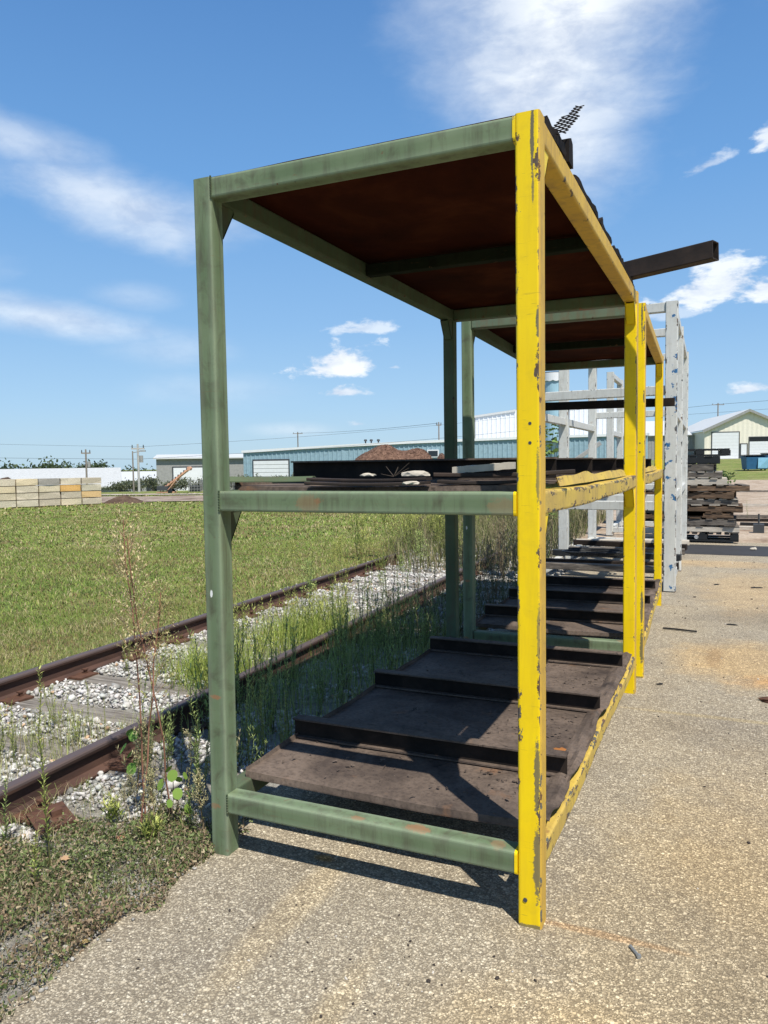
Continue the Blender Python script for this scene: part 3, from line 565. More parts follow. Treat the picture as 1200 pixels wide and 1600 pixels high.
def weed_mesh(name, h, kind, seed, parent=None, colA=(.17, .24, .05), colB=(.30, .33, .10), stemc=(.16, .17, .07)):
    """kind: 'spike' narrow leaves up one stem, 'panicle' fluffy seed top on thin red stem, 'sprig' many upright twigs"""
    rg = np.random.default_rng(seed); V = []; F = []; C = []
    def seg(p, q, r, c):
        p = np.array(p); q = np.array(q); o = len(V)
        for a in (0, 2.094, 4.189): V.append(p+np.array([math.cos(a)*r, math.sin(a)*r, 0]))
        for a in (0, 2.094, 4.189): V.append(q+np.array([math.cos(a)*r*.75, math.sin(a)*r*.75, 0]))
        C.extend([c]*6)
        for i in range(3):
            j = (i+1) % 3; F.append((o+i, o+j, o+3+j)); F.append((o+i, o+3+j, o+3+i))
    def leaf(p, d, l, w, c):
        p = np.array(p); d = d/np.linalg.norm(d); s_ = np.cross(d, [0, 0, 1]); s_ = s_/max(1e-6, np.linalg.norm(s_)); o = len(V)
        V.extend([p, p+d*l*.4+s_*w, p+d*l-np.array([0, 0, l*.12]), p+d*l*.4-s_*w]); C.extend([c]*4); F.append((o, o+1, o+2)); F.append((o, o+2, o+3))
    def stem(base, top, r, c, n=6, wob=.02):
        pts = []
        for i in range(n+1):
            t = i/n; pts.append(np.array(base)*(1-t)+np.array(top)*t+np.array([rg.normal(0, wob)*(t*(1-t)*2), rg.normal(0, wob)*(t*(1-t)*2), 0]))
        for i in range(n): seg(pts[i], pts[i+1], r*(1-.5*i/n), c)
        return pts
    A, B, SC = np.array(colA), np.array(colB), np.array(stemc)
    lx_, ly_ = rg.normal(0, .06, 2)*h
    if kind == 'spike':
        pts = stem((0, 0, 0), (lx_, ly_, h), .0032, SC, 6, .015); m = int(80*h/.5)+14
        for i in range(m):
            t = .12+.88*i/m; k = min(5, int(t*6)); p = pts[k]*(1-(t*6-k))+pts[k+1]*(t*6-k); a = i*2.4; e = rg.uniform(.5, 1.25)
            leaf(p, np.array([math.cos(a)*math.cos(e), math.sin(a)*math.cos(e), math.sin(e)]), rg.uniform(.018, .036)*(1.2-.6*t)*(1+.4*h), .0032, (A*(1-t)+B*t)*rg.uniform(.7, 1.3))
    elif kind == 'panicle':
        pts = stem((0, 0, 0), (lx_, ly_, h), .0052, SC, 7, .02)
        for i in range(16):
            t = .1+.5*i/16; k = min(6, int(t*7)); p = pts[k]; a = i*2.4; leaf(p+np.array([0, 0, .01*i*.3]), np.array([math.cos(a), math.sin(a), .5]), .03, .002, A*rg.uniform(.6, 1.1))
        for i in range(34):
            t = .52+.48*i/34; z = t*7; k = min(6, int(z)); p = pts[k]*(1-(z-k))+pts[k+1]*(z-k); a = rg.uniform(0, 6.28); l = .16*h*(1.25-t)+.03
            d = np.array([math.cos(a)*.75, math.sin(a)*.75, .8]); q = p+d*l; seg(p, q, .0012, SC*.9+B*.3)
            for j in range(15):
                s_ = rg.uniform(.25, 1.1); r_ = p+d*l*s_+rg.normal(0, .008, 3); leaf(r_, rg.normal(size=3)+np.array([0, 0, .6]), rg.uniform(.010, .024), .0034, B*rg.uniform(.7, 1.35))
    elif kind == 'sprig':
        for k in range(rg.integers(5, 10)):
            a = rg.uniform(0, 6.28); sp = rg.uniform(.05, .4); top = np.array([math.cos(a)*sp*h, math.sin(a)*sp*h, h*rg.uniform(.6, 1)])
            pts = stem((rg.normal(0, .015), rg.normal(0, .015), 0), top, .0022, SC, 4, .02)
            for i in range(26):
                t = rg.uniform(.15, 1); z = t*4; q = min(3, int(z)); p = pts[q]*(1-(z-q))+pts[q+1]*(z-q); e = rg.uniform(.5, 1.3); b = rg.uniform(0, 6.28)
                leaf(p, np.array([math.cos(b)*math.cos(e), math.sin(b)*math.cos(e), math.sin(e)]), rg.uniform(.022, .055), .0034, (A*(1-t)+B*t)*rg.uniform(.7, 1.35))
    elif kind == 'broad':
        pts = stem((0, 0, 0), (lx_, ly_, h), .003, SC, 5, .03)
        for i in range(11):
            t = .35+.65*i/11; z = t*5; q = min(4, int(z)); p = pts[q]*(1-(z-q))+pts[q+1]*(z-q); a = i*2.4
            d = np.array([math.cos(a), math.sin(a), .25]); e = p+d*h*.16; seg(p, e, .0012, SC)
            w = rg.uniform(.016, .026)*(h/.3); s_ = np.cross(d, [0, 0, 1]); s_ /= np.linalg.norm(s_); dn = d/np.linalg.norm(d); o = len(V); c = (A+(B-A)*rg.random())*rg.uniform(.8, 1.2)
            V.append(e+dn*w*.55+np.array([0, 0, -.9*w])); C.append(c); m = 9
            tl = rg.normal(0, .4)
            for j in range(m):
                th = 2*math.pi*j/m; rr = w*(1+.35*max(0, math.cos(th))**3); V.append(e+dn*(w+rr*math.cos(th))*.55+s_*rr*math.sin(th)+np.array([0, 0, tl*rr*math.sin(th)-.95*(w+rr*math.cos(th))])); C.append(c)
            for j in range(m): F.append((o, o+1+j, o+1+(j+1) % m))
    return npmesh(name, np.array(V), np.array(F), PLANT, np.array(C), parent)
GRN1 = dict(colA=(.22, .31, .09), colB=(.38, .46, .16), stemc=(.13, .14, .06)); YG = dict(colA=(.24, .32, .07), colB=(.48, .50, .15), stemc=(.22, .22, .08)); DRY = dict(colA=(.20, .19, .10), colB=(.55, .46, .26), stemc=(.36, .18, .12)); BRN = dict(colA=(.15, .13, .08), colB=(.3, .24, .15), stemc=(.2, .15, .1))
# the single weeds one can point at
hero = [((-1.70, .10, 0), 1.28, 'panicle', DRY, 'tall red stemmed weed with feathery tan top, left of the near green post'), ((-1.62, .17, 0), 1.22, 'panicle', DRY, 'second tall red stemmed weed, closer to the green post'), ((-1.66, .02, 0), .98, 'panicle', dict(DRY, colB=(.34, .34, .14)), 'thin pinkish stemmed weed between the two tall tan topped ones'),
        ((-1.78, -.33, 0), .80, 'spike', YG, 'lone yellow green leafy stalk in front of the near rail'), ((-2.06, -.30, 0), .28, 'spike', GRN1, 'short stalk with a tiny flower head at the lower left stones'), ((-1.93, .30, 0), .32, 'broad', dict(colA=(.12, .25, .045), colB=(.17, .30, .05), stemc=(.2, .12, .06)), 'sprig with round bright green leaves against the near rail'),
        ((-1.57, .13, 0), .26, 'broad', dict(colA=(.17, .28, .05), colB=(.2, .3, .05), stemc=(.2, .14, .06)), 'small sprig with two or three round leaves by the green post'), ((-1.50, .22, 0), .62, 'spike', GRN1, 'green weed stalk just left of the green post'), ((-1.46, .07, 0), .44, 'spike', GRN1, 'short green weed at the foot of the near green post'),
        ((-1.73, -.45, 0), .20, 'spike', YG, 'small yellow green weed on the ground cover'), ((-1.83, .05, 0), .13, 'sprig', YG, 'small green tuft in the ground cover behind the tall weeds'), ((-1.55, -.04, 0), .12, 'sprig', YG, 'leafy tuft of ground weed beside the green post foot')]
for k, (p, h, kd, cc, lab) in enumerate(hero):
    o = weed_mesh('weed', h, kd, 100+k, None, **cc); o.location = p; tag(o, lab, 'weed')
protos = {}
def scatter_weeds(n, region, hr, kinds, cc, label, group, seed, name='weed'):
    rg = random.Random(seed); out_ = []
    for i in range(n):
        x, y = region(rg); kd = rg.choice(kinds); key = (kd, id(cc), rg.randrange(5))
        h = rg.uniform(*hr)
        if key not in protos:
            protos[key] = weed_mesh(name, .5, kd, seed*50+len(protos), None, **cc); o = protos[key]
        else: o = protos[key].copy(); COL.objects.link(o)
        s_ = h/.5; o.location = (x, y, -.01); o.scale = (s_*.9, s_*.9, s_); o.rotation_euler = (rg.uniform(-.1, .1), rg.uniform(-.1, .1), rg.uniform(0, 6.28)); tag(o, label, 'weed', group)
# shaded tall weeds between near rail and the racks
scatter_weeds(100, lambda r: (lambda y: (r.uniform(rx(y)+.12, -1.38-.02*y), y))(r.uniform(.35, 4.6)), (.25, .62), ['spike', 'spike', 'sprig'], GRN1, 'tall green weed growing between the near rail and the racks', 'weeds between the near rail and the racks', 1)
scatter_weeds(28, lambda r: (lambda y: (r.uniform(rx(y)+.1, -1.45-.03*y), y))(r.uniform(3.5, 8.5)), (.35, .85), ['spike', 'sprig', 'panicle'], BRN, 'brownish dry weed beside the second rack', 'dry weeds beside the second rack', 2)
scatter_weeds(32, lambda r: (r.gauss(-2.78, .22), r.gauss(3.4, .45)), (.30, .55), ['sprig'], YG, 'bright yellow green weed growing through the gravel inside the rails', 'yellow green weeds in mid track', 3)
scatter_weeds(14, lambda r: (r.gauss(-2.85, .16), r.gauss(2.05, .16)), (.28, .46), ['sprig'], YG, 'bright weed tuft behind the near green post', 'weed tuft behind the near green post', 4)
scatter_weeds(14, lambda r: (r.uniform(-3.1, -2.45), r.uniform(.25, .85)), (.14, .34), ['sprig', 'spike'], YG, 'sparse yellowish weed sprig on the gravel at the left edge', 'weed sprigs at the left edge of the track', 5)
scatter_weeds(9, lambda r: (r.uniform(-3.75, -2.6), r.uniform(1.5, 2.2)), (.12, .30), ['sprig', 'spike'], YG, 'small weed sprig among the sleepers near the far rail', 'small sprigs among the sleepers', 6)
scatter_weeds(13, lambda r: (lambda y: (lx(y)-.25+r.uniform(-.12, .1), y))(r.uniform(.9, 2.6)), (.10, .24), ['sprig'], YG, 'low weed at the lawn edge by the far rail', 'low weeds along the lawn edge', 7)
scatter_weeds(30, lambda r: (r.gauss(-4.35, .45), r.gauss(10.0, .9)), (.55, 1.15), ['sprig', 'sprig', 'panicle'], YG, 'tall yellow green bushy weed where the rails vanish', 'bushy weeds at the end of the visible rails', 8)
scatter_weeds(18, lambda r: (lambda y: (lx(y)+r.uniform(-.35, .3), y))(r.uniform(5.3, 7.8)), (.25, .62), ['panicle', 'sprig'], YG, 'feathery weed growing over the far rail', 'feathery weeds along the far rail', 9)
scatter_weeds(12, lambda r: (lambda y: (r.uniform(rx(y)-.5, rx(y)-.1), y))(r.uniform(3.2, 6)), (.3, .7), ['spike', 'panicle'], GRN1, 'dark weed stalk standing over the gravel inside the near rail', 'dark weed stalks inside the near rail', 10)
scatter_weeds(13, lambda r: (r.uniform(-1.75, -1.45), r.uniform(.2, 1.15)), (.22, .52), ['spike', 'spike', 'sprig'], YG, 'yellow green weed stalk in the gap behind the near green post', 'weed stalks behind the near green post', 11)
TAN = dict(colA=(.24, .27, .10), colB=(.46, .42, .22), stemc=(.30, .22, .13))
scatter_weeds(12, lambda r: (r.gauss(-1.60, .11), r.gauss(.10, .12)), (.16, .42), ['sprig', 'spike', 'panicle'], TAN, 'dry tan stalk in the cluster left of the near green post', 'dry stalks left of the near green post', 12)
def tallgrass():
    n = 17000; x = RG.uniform(-6.5, -1.9, n); y = RG.uniform(7.5, 19, n); k = (x < -1.75-.05*(y-7)) & (RG.random(n) < .75) & (x > -2.2-.32*(y-2)); x, y = x[k], y[k]; m = len(x)
    c = np.array([[.15, .17, .06]])*RG.uniform(.5, 1.5, (m, 1)); b_ = RG.random(m) < .45; c[b_] = np.array([.34, .29, .17])*RG.uniform(.5, 1.1, (b_.sum(), 1))
    blades('rough_grass', np.stack([x, y, x*0-.05], 1), RG.uniform(.2, .75, m), RG.uniform(.3, 1.3, m), RG.uniform(.006, .013, m), c, label='rough dry and green grass behind the racks')
    n = 2600; y = RG.uniform(3.2, 7, n); x = RG.uniform(-2.5, -1.5, n); c = np.array([[.12, .13, .06]])*RG.uniform(.5, 1.6, (n, 1))
    blades('scrubby_grass', np.stack([x, y, x*0-.01], 1), RG.uniform(.06, .3, n), RG.uniform(.3, 1.3, n), RG.uniform(.003, .006, n), c, label='scrubby grass between the near rail and the second rack')
tallgrass()
def massgreens():
    def clump(name, n, xf, yf, h0, h1, ca, cb, w0, w1, label, lean=(.1, .7)):
        y = yf(n); x = xf(n, y); c = np.where(RG.random((n, 1)) < .6, np.array([ca]), np.array([cb]))*RG.uniform(.6, 1.4, (n, 1))
        blades(name, np.stack([x, y, x*0-.012], 1), RG.uniform(h0, h1, n)*RG.uniform(.5, 1, n), RG.uniform(lean[0], lean[1], n), RG.uniform(w0, w1, n), c, PLANT, label)
    clump('undergrowth', 3300, lambda n, y: -2.28-.042*y+.09+RG.random(n)**1.2*(.82), lambda n: 1.0+3.0*RG.random(n)**.8, .08, .36, (.27, .36, .11), (.38, .43, .17), .002, .0042, 'fine green undergrowth between the near rail and the racks')
    clump('bright_grass_tuft', 2600, lambda n, y: RG.normal(-2.80, .20, n), lambda n: RG.normal(3.35, .38, n), .15, .42, (.28, .38, .07), (.45, .48, .13), .002, .004, 'bright yellow green grass growing up through the gravel inside the rails')
    clump('bright_grass_tuft', 1700, lambda n, y: RG.normal(-2.80, .17, n), lambda n: RG.normal(2.05, .15, n), .15, .40, (.28, .38, .07), (.45, .48, .13), .002, .004, 'bright grass tuft seen left of the near green post')
    clump('trackside_grass', 1500, lambda n, y: -4.05-.045*y+RG.normal(0, .10, n), lambda n: .6+6*RG.random(n), .06, .22, (.24, .32, .08), (.40, .40, .15), .002, .004, 'longer grass fringe beside the far rail')
    clump('dry_track_grass', 1300, lambda n, y: RG.uniform(-3.2, -2.4, n), lambda n: .1+.9*RG.random(n), .04, .20, (.32, .36, .12), (.46, .40, .22), .0018, .0035, 'thin yellowish grass on the gravel at the left edge')
massgreens()
# leafy vine / sapling behind the racks
def sapling():
    root = empty('sapling', (-3.05, 14.2, 0), 0, 'young tree with big round yellow green leaves seen through the white rack', 'sapling')
    mb = MB(); rg = random.Random(5); tips = []
    for k in range(6):
        a = k*1.05; p = Vector((0, 0, 0)); 
        for j in range(5):
            q = p+Vector((math.cos(a)*.10*(j > 0), math.sin(a)*.08*(j > 0), .44)); mb.cyl(p, q, .016-.0025*j, .0135-.0025*j, 5); p = q; tips.append(q.copy())
    mb.build('stem', BARK, root); V = []; F = []; C = []
    for i in range(330):
        p = rg.choice(tips[6:])+Vector((rg.gauss(0, .13), rg.gauss(0, .13), rg.gauss(0, .14))); s_ = rg.uniform(.035, .085); M_ = Matrix.Rotation(rg.uniform(0, 6.28), 3, 'Z') @ Matrix.Rotation(rg.uniform(-.9, .9), 3, 'X'); o = len(V)
        for j in range(7): V.append(p+M_ @ Vector((math.cos(j*.8976)*s_, math.sin(j*.8976)*s_*.85, .02*(j % 2))))
        c = np.array((.17, .26, .07))*rg.uniform(.6, 1.4); C += [c]*7; F += [(o, o+a_, o+a_+1) for a_ in range(1, 6)]
    npmesh('foliage', np.array([tuple(v) for v in V]), np.array(F), PLANT, np.array(C), root)
sapling()

# ------------------------------------------------------------------ racks
RW, RL, RH, RS = 1.287, 2.80, 2.558, .077
def box_bevel(name, dims, mat, parent, M=None):
    mb = MB(); mb.box(*dims, 0, M); return mb.build(name, mat, parent)
def shelf(root, z, y0, y1, ribs_y, rg, seed, lift=0, right_flap=True, dk=TRAY, rend=-.03):
    """crumpled sheet with curled margins lying on the frame, and steel ribs welded across"""
    xL, xR = -RW+.008, -.085 if right_flap else -.066
    def fn(u, v):
        x = xL+(xR-xL)*u; y = y0+(y1-y0)*v
        if v == 0: y += (y1-y0)/60*.9
        if u == 0: x += (xR-xL)/30*.9
        zz = z+.0035*fnoise(x, y, 2.0, seed)+.001*fnoise(x, y, 11, seed)-(.010*math.sin(3.1*(x-xL)/(xR-xL)) if y < y0+.3 else 0)*max(0, 1-(y-y0)/.3)
        if v == 0: zz -= .022
        if u == 0: zz += .020+.010*fnoise(y, 0, 3, seed)
        return (x+(.010*fnoise(y, 3, 3, seed) if u < .04 else 0), y+.008*fnoise(x, 7, 3, seed)*(v < .02), zz)
    mb = MB(); sheet(mb, 30, 60, fn, .005); mb.build('deck_tray', dk, root, fix=True)
    if right_flap:
        def f2(u, v):
            y = y0+.04+(y1-y0-.08)*v; n1 = fnoise(y, 1, 4, seed+3); n2 = fnoise(y, 5, 13, seed)
            x = xR-.005+(.082+.014*n1+.012*n2)*u; n3 = fnoise(u*3, y*9, 1, seed+5); zz = z+.003+.010*math.sin(u*3.0)+.030*abs(n1)*u+.020*n2*u*u+.014*n3*(.3+u)-.020*max(0, u-.75)*4*abs(n2)
            return (x, y, zz)
        mb = MB(); sheet(mb, 8, 120, f2, .0035); mb.build('torn_sheet_edge', dk, root, fix=True)
    for k, y in enumerate(ribs_y):
        mb = MB(); ym = y; hz = .088; x0, x1 = -RW+.035+rg.uniform(-.006, .006), rend
        zb = z+.006
        a = rg.uniform(-.006, .006); M_ = Matrix.Translation((0, ym, 0)) @ Matrix.Rotation(a, 4, 'Z')
        mb.box(x0, x1, -.027, .03, zb, zb+.007, 0, M_); mb.box(x0, x1, -.0035, .0035, zb+.007, zb+hz-.007, 1, M_); mb.box(x0+.004, x1, -.03, .03, zb+hz-.007, zb+hz, 0, M_)
        mb.build('rib', [TRAY, BAR], root)  # web in darker steel than the flanges, painting in shade below the flange
def make_rack(loc, rz, label, seed, near=True, L_=RL):
    rg = random.Random(seed); root = empty('storage_rack', loc, rz, label, 'steel rack', 'green and yellow stacking racks')
    RLn = L_
    s = RS; posts = [(-RW+s/2, s/2, 'g'), (-s/2, s/2, 'y'), (-RW+s/2, RLn-s/2, 'g'), (-s/2, RLn-s/2, 'y')]
    for i, (x, y, c) in enumerate(posts):
        mb = MB(); top = RH-(.0 if i != 0 else .002)
        # upv = -Y so that +across = +X
        mb.tube((x, y, 0), (x, y, top), s, s, (0, 1, 0), .009, 0, side_mi=1, seg=4, bend=lambda t, i=i: Vector((.002*math.sin(t*3+i), .002*math.sin(t*4+i), 0)))
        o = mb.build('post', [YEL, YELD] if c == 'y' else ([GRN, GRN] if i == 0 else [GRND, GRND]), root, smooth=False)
        o['label'] = {0: 'green front post', 1: 'bright yellow front post', 2: 'green rear post', 3: 'yellow rear post'}[i]
        if c == 'y':
            for zz in (1.62, 1.56, .09) if i == 1 else (2.44,):
                h_ = MB(); h_.cyl((x+(.006 if zz > 1 else -.012), y-s/2-.0012, zz), (x+(.006 if zz > 1 else -.012), y-s/2+.002, zz), .0052 if zz > 1 else .007, n=12); h_.build('bolt_hole', DARKG, o)
        # foot plate
    def beam(p0, p1, mats, w=s-.004, h=.0754, side=None, seg=1, bend=None, lab=None):
        mb = MB(); mb.tube(p0, p1, w, h, (0, 0, 1), .009, 0, side_mi=side, seg=seg, bend=bend); o = mb.build('beam', mats, root)
        if lab: o['label'] = lab
        return o
    zt, zm, zb = RH-.0405, 1.3695, .2046
    for z, nm in ((zt, 'top'), (zm, 'middle'), (zb, 'bottom')):
        for y, fr in ((s/2, 'front'), (RLn-s/2, 'rear')):
            mt = GRN
            if nm == 'top' and (fr == 'rear' or not near): mt = GRNR
            if nm == 'middle' and fr == 'rear' and not near: continue
            o = beam((-RW+s, y, z), (-s, y, z), [mt])
            if fr == 'front':
                # yellow overspray and weld bead where the green beam meets the yellow post
                mb = MB(); n = 9
                mb.tube((-s-.009, y-.0012, z), (-s+.0005, y-.0012, z), s-.002, .078, (0, 0, 1), .010)
                mb.build('overspray', YEL, o)
                mb = MB()
                for q in range(8): mb.cyl((-RW+s+.002, y-.037, z-.036+q*.010), (-RW+s+.003, y-.040, z-.029+q*.010), .0038, .0032, 6)
                mb.build('weld_bead', GRND, o)
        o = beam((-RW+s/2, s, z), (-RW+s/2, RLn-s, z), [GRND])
        bd = (lambda t: Vector((.004*math.sin(t*9), 0, -.010*math.sin(t*3.14)+.0015*math.sin(t*14)))) if nm != 'top' else None
        m2 = YELD if nm == 'top' else YELW
        o = beam((-s/2-.002, s, z), (-s/2-.002, RLn-s, z), [m2], seg=14, bend=bd)
    # cross tubes under roof
    for yy in (RLn*.5-.05,):
        mb = MB(); mb.tube((-RW+s, yy, zt-.004), (-s, yy, zt-.004), .06, .06, (0, 0, 1), .006); mb.build('cross_tube', SHADEG, root)
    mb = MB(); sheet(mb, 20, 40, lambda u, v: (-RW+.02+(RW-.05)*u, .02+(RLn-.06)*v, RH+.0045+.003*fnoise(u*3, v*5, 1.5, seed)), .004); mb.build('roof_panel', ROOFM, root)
    # bracing gussets in the long sides
    for (x, y, c) in posts:
        sy = 1 if y < 1 else -1; ya = y+sy*s/2
        for zz in (zt-.0377, zm-.0377, ):
            mb = MB(); hw = s/2-.010
            tri = [(x-hw, ya, zz), (x-hw, ya+sy*.085, zz), (x-hw, ya+sy*.085, zz-.012), (x-hw, ya+sy*.012, zz-.125), (x-hw, ya, zz-.125)]
            mb.prism(tri, (0, 0, 0), (.005, 0, 0)); tri2 = [(a+2*hw-.005, b, c_) for a, b, c_ in tri]; mb.prism(tri2, (0, 0, 0), (.005, 0, 0))
            q = [(x-hw, ya+sy*.085, zz-.012), (x+hw, ya+sy*.085, zz-.012), (x+hw, ya+sy*.012, zz-.125), (x-hw, ya+sy*.012, zz-.125)]
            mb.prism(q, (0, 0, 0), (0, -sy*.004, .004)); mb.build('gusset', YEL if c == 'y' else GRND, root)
        # foot flare below bottom side beam
        mb = MB(); mb.box(x-s/2+.004, x+s/2-.004, y-s/2+.004, y+s/2-.004, -.004, .0, 0); 
    shelf(root, .266, .138, RLn-.09, [.60, 1.44, 2.32] if near else [.50, 1.35, 2.2], rg, seed)
    shelf(root, 1.425, .11, RLn-.09, [.62, 1.48, 2.36] if near else [.55, 1.4, 2.25], rg, seed+9, right_flap=False, rend=-.078)
    # yellow painted upstand plate along the right side of the middle shelf
    mb = MB()
    def f3(u, v):
        y = .55+(RLn-.75)*v; n1 = fnoise(y, 2, 3, seed); return (-.046-.012*u+.010*n1, y, 1.408+.040*u+.016*n1*u)
    V = []; F = []; nn = 50
    for j in range(nn+1):
        for u in (0, .5, 1): p = f3(u, j/nn); V.append(p); V.append((p[0]-.004, p[1], p[2]))
    for j in range(nn):
        for k in (0, 2): a = j*6+k; F += [(a, a+2, a+8, a+6), (a+1, a+7, a+9, a+3)]
        a = j*6+4; F.append((a, a+1, a+7, a+6)); a = j*6; F.append((a, a+6, a+7, a+1))
    mb.add(V, F); mb.build('shelf_upstand', YELW, root)
    return root
rack1 = make_rack((0, 0, 0), 0, 'nearest rack with tall bright yellow post in front and brown ribbed decks', 1)
rack2 = make_rack((.012, 3.12, 0), R(1.9), 'second green and yellow rack directly behind the nearest one', 23, near=False, L_=2.92)
# steel bar through the second rack
mb = MB(); mb.tube((-1.32, 6.0, 2.10), (.02, 6.12, 2.10), .05, .085, (0, 0, 1), .005); tag(mb.build('steel_bar', BAR), 'dark horizontal steel bar across the back of the second rack', 'steel bar')
# tray front-left corner lip of middle shelf (green folded edge)
mb = MB()
for j in range(7):
    pass
def lipfn(u, v): return (-RW+.015+.30*u, .075+.05*v+.42*u*(1-u)*.3+.2*u, 1.428+.018*math.sin(v*2.5)+.016*(1-u)+.012*u*u)
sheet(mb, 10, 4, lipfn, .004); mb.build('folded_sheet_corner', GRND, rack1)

# scrap on the middle shelf
def flatbar(p0, p1, w, h, name, label, mat=STEEL, cat='steel bar', tilt=0):
    mb = MB(); upv = Vector((0, math.sin(tilt), math.cos(tilt))); mb.tube(p0, p1, w, h, upv, .003, 0, seg=6, bend=lambda t: Vector((0, 0, -.006*math.sin(t*3.14)))); return tag(mb.build(name, mat), label, cat)
flatbar((-.90, .135, 1.434), (-.42, .125, 1.434), .06, .011, 'flat_bar', 'lower dark flat bar at the front edge of the middle shelf')
flatbar((-.93, .20, 1.447), (-.43, .165, 1.447), .05, .011, 'flat_bar', 'upper dark flat bar resting on the lower one, middle shelf')
flatbar((-.44, .24, 1.460), (.03, .40, 1.466), .06, .014, 'flat_bar', 'dark bar under the long white slab, its end past the yellow post')
flatbar((-.40, .19, 1.437), (-.085, .22, 1.437), .07, .012, 'flat_bar', 'short dark bar lying in the shelf front right corner')
def chunk(name, loc, dims, seed, mat, label, cat, rz=0.):
    bm = bmesh.new(); bmesh.ops.create_icosphere(bm, subdivisions=2, radius=1); 
    for v in bm.verts:
        d = 1+.35*mn.noise(v.co*1.7+Vector((seed, 0, 0))); v.co = Vector((v.co.x*dims[0]*d, v.co.y*dims[1]*d, max(-.4*dims[2], v.co.z*dims[2]*d)))
    me = bpy.data.meshes.new(name); bm.to_mesh(me); bm.free(); me.materials.append(mat); o = bpy.data.objects.new(name, me); COL.objects.link(o); o.location = loc; o.rotation_euler = (0, 0, rz)
    return tag(o, label, cat)
chunk('board_scrap', (-.50, .20, 1.462), (.062, .020, .014), 3, LIMEST, 'cream rounded scrap on top of the dark bars, middle shelf', 'scrap')
chunk('board_scrap', (-.69, .21, 1.460), (.030, .012, .008), 4, LIMEST, 'small cream scrap left of the larger one, middle shelf', 'scrap')
chunk('board_scrap', (-.47, .095, 1.433), (.035, .014, .008), 6, LIMEST, 'tiny pale chip under the dark bars at the shelf front', 'scrap')
mb = MB(); M_ = Matrix.Translation((-.27, .30, 1.482)) @ Matrix.Rotation(.12, 4, 'Z') @ Matrix.Rotation(-.07, 4, 'Y')
def slab(u, v): return M_ @ Vector((-.11+.22*u, -.03+.06*v+.004*fnoise(u*6, v, 2), .012+.003*fnoise(u*7, v*5, 2)))
sheet(mb, 12, 4, slab, .024); tag(mb.build('board_scrap', LIMEST), 'long pale slab on the dark bars beside the yellow post', 'scrap')
mb = MB(); rg_ = random.Random(3)
for k in range(7): a = rg_.uniform(0, 6.28); mb.cyl((-.58, .20, 1.455), (-.58+.06*math.cos(a), .20+.03*math.sin(a), 1.462+rg_.uniform(.0, .05)), .0016, .0008, 4)
tag(mb.build('twig_bunch', BARK), 'few thin twigs caught beside the cream scrap on the shelf', 'twigs')
# rust flakes & litter on the lower deck
def flakes():
    n = 520; x = np.concatenate([RG.normal(-.22, .10, n//2), RG.uniform(-1.2, -.1, n-n//2)]); y = RG.choice([.4, 1.1, 1.95, 2.6], n)+RG.normal(0, .13, n); k = (x < -.09) & (x > -1.22) & (y > .18) & (y < 2.68)
    x, y = x[k], y[k]; m = len(x); z = np.full(m, .272); s_ = RG.uniform(.003, .013, m); V = np.einsum('nij,kj->nki', rotm(m), np.array([(-1, -.5, .1), (1, -.6, 0), (.8, .6, .1), (-.7, .5, -.1)]))*s_[:, None, None]; V[:, :, 2] *= .35
    V += np.stack([x, y, z], 1)[:, None]; tag(npmesh('rust_flakes', V.reshape(-1, 3), np.arange(m*4).reshape(m, 4), TRAY, np.full((m*4, 3), .5)), 'dark rust flakes scattered over the lower brown deck', kind='stuff')
flakes()
def dry_leaf(loc, s_, c, lab, rz=0):
    rg = random.Random(int(s_*1e4)+int(abs(loc[0])*100)); V = [(0, 0, s_*.15)]; n = 14
    for j in range(n):
        a = 2*math.pi*j/n; r = s_*(1 if j % 2 else .62)*rg.uniform(.8, 1.15); V.append((r*math.cos(a), r*math.sin(a)*.8, s_*.12*math.sin(a*2)))
    o = npmesh('dry_leaf', np.array(V), np.array([(0, 1+j, 1+(j+1) % n) for j in range(n)]), PLANT, np.tile(np.array(c), (n+1, 1))); o.location = loc; o.rotation_euler = (.1, .1, rz); return tag(o, lab, 'leaf')
dry_leaf((-.105, .82, .29), .035, (.42, .17, .05), 'orange brown dry leaf on the lower deck near the right edge')
dry_leaf((-1.66, -.09, .03), .026, (.55, .27, .16), 'curled orange dry leaf on the ground cover near the tall weeds')
dry_leaf((-1.72, -.32, .045), .022, (.6, .38, .22), 'pale tan dry leaf on the ground cover', 1)
dry_leaf((-2.02, -.36, .04), .03, (.55, .36, .18), 'tan leaf among the stones at lower left', 2)
dry_leaf((-1.30, -.63, .012), .018, (.55, .4, .18), 'small yellowish leaf at the asphalt edge', 2)
# roof junk on the right edge of the nearest rack
def jag(y0, y1, hgt, seed, lab, x=-.012):
    V = []; F = []; n = max(6, int((y1-y0)/.035))
    for j in range(n+1):
        y = y0+(y1-y0)*j/n; t = hgt*(.55+.9*abs(fnoise(y, seed, 9)))*(.4 if j in (0, n) else 1); xo = x+.012*fnoise(y, 2, 6, seed)
        V += [(xo, y, RH+.005), (xo+.004, y, RH+.006+t), (xo-.05, y, RH+.004+t*.8), (xo-.05, y, RH+.0055)]
    for j in range(n):
        for k in range(4): a = j*4+k; b = j*4+(k+1) % 4; F.append((a, b, b+4, a+4))
    F += [(3, 2, 1, 0), tuple(n*4+k for k in range(4))]
    mb = MB(); mb.add(V, F); tag(mb.build('scrap_strip', BAR), lab, 'scrap strip', 'dark scrap strips along the rack roof')
jag(.10, .42, .045, 1, 'black crumpled scrap at the roof front corner under the mesh piece'); jag(.62, 1.18, .026, 2, 'long dark scrap strip on the roof edge behind the upright stub')
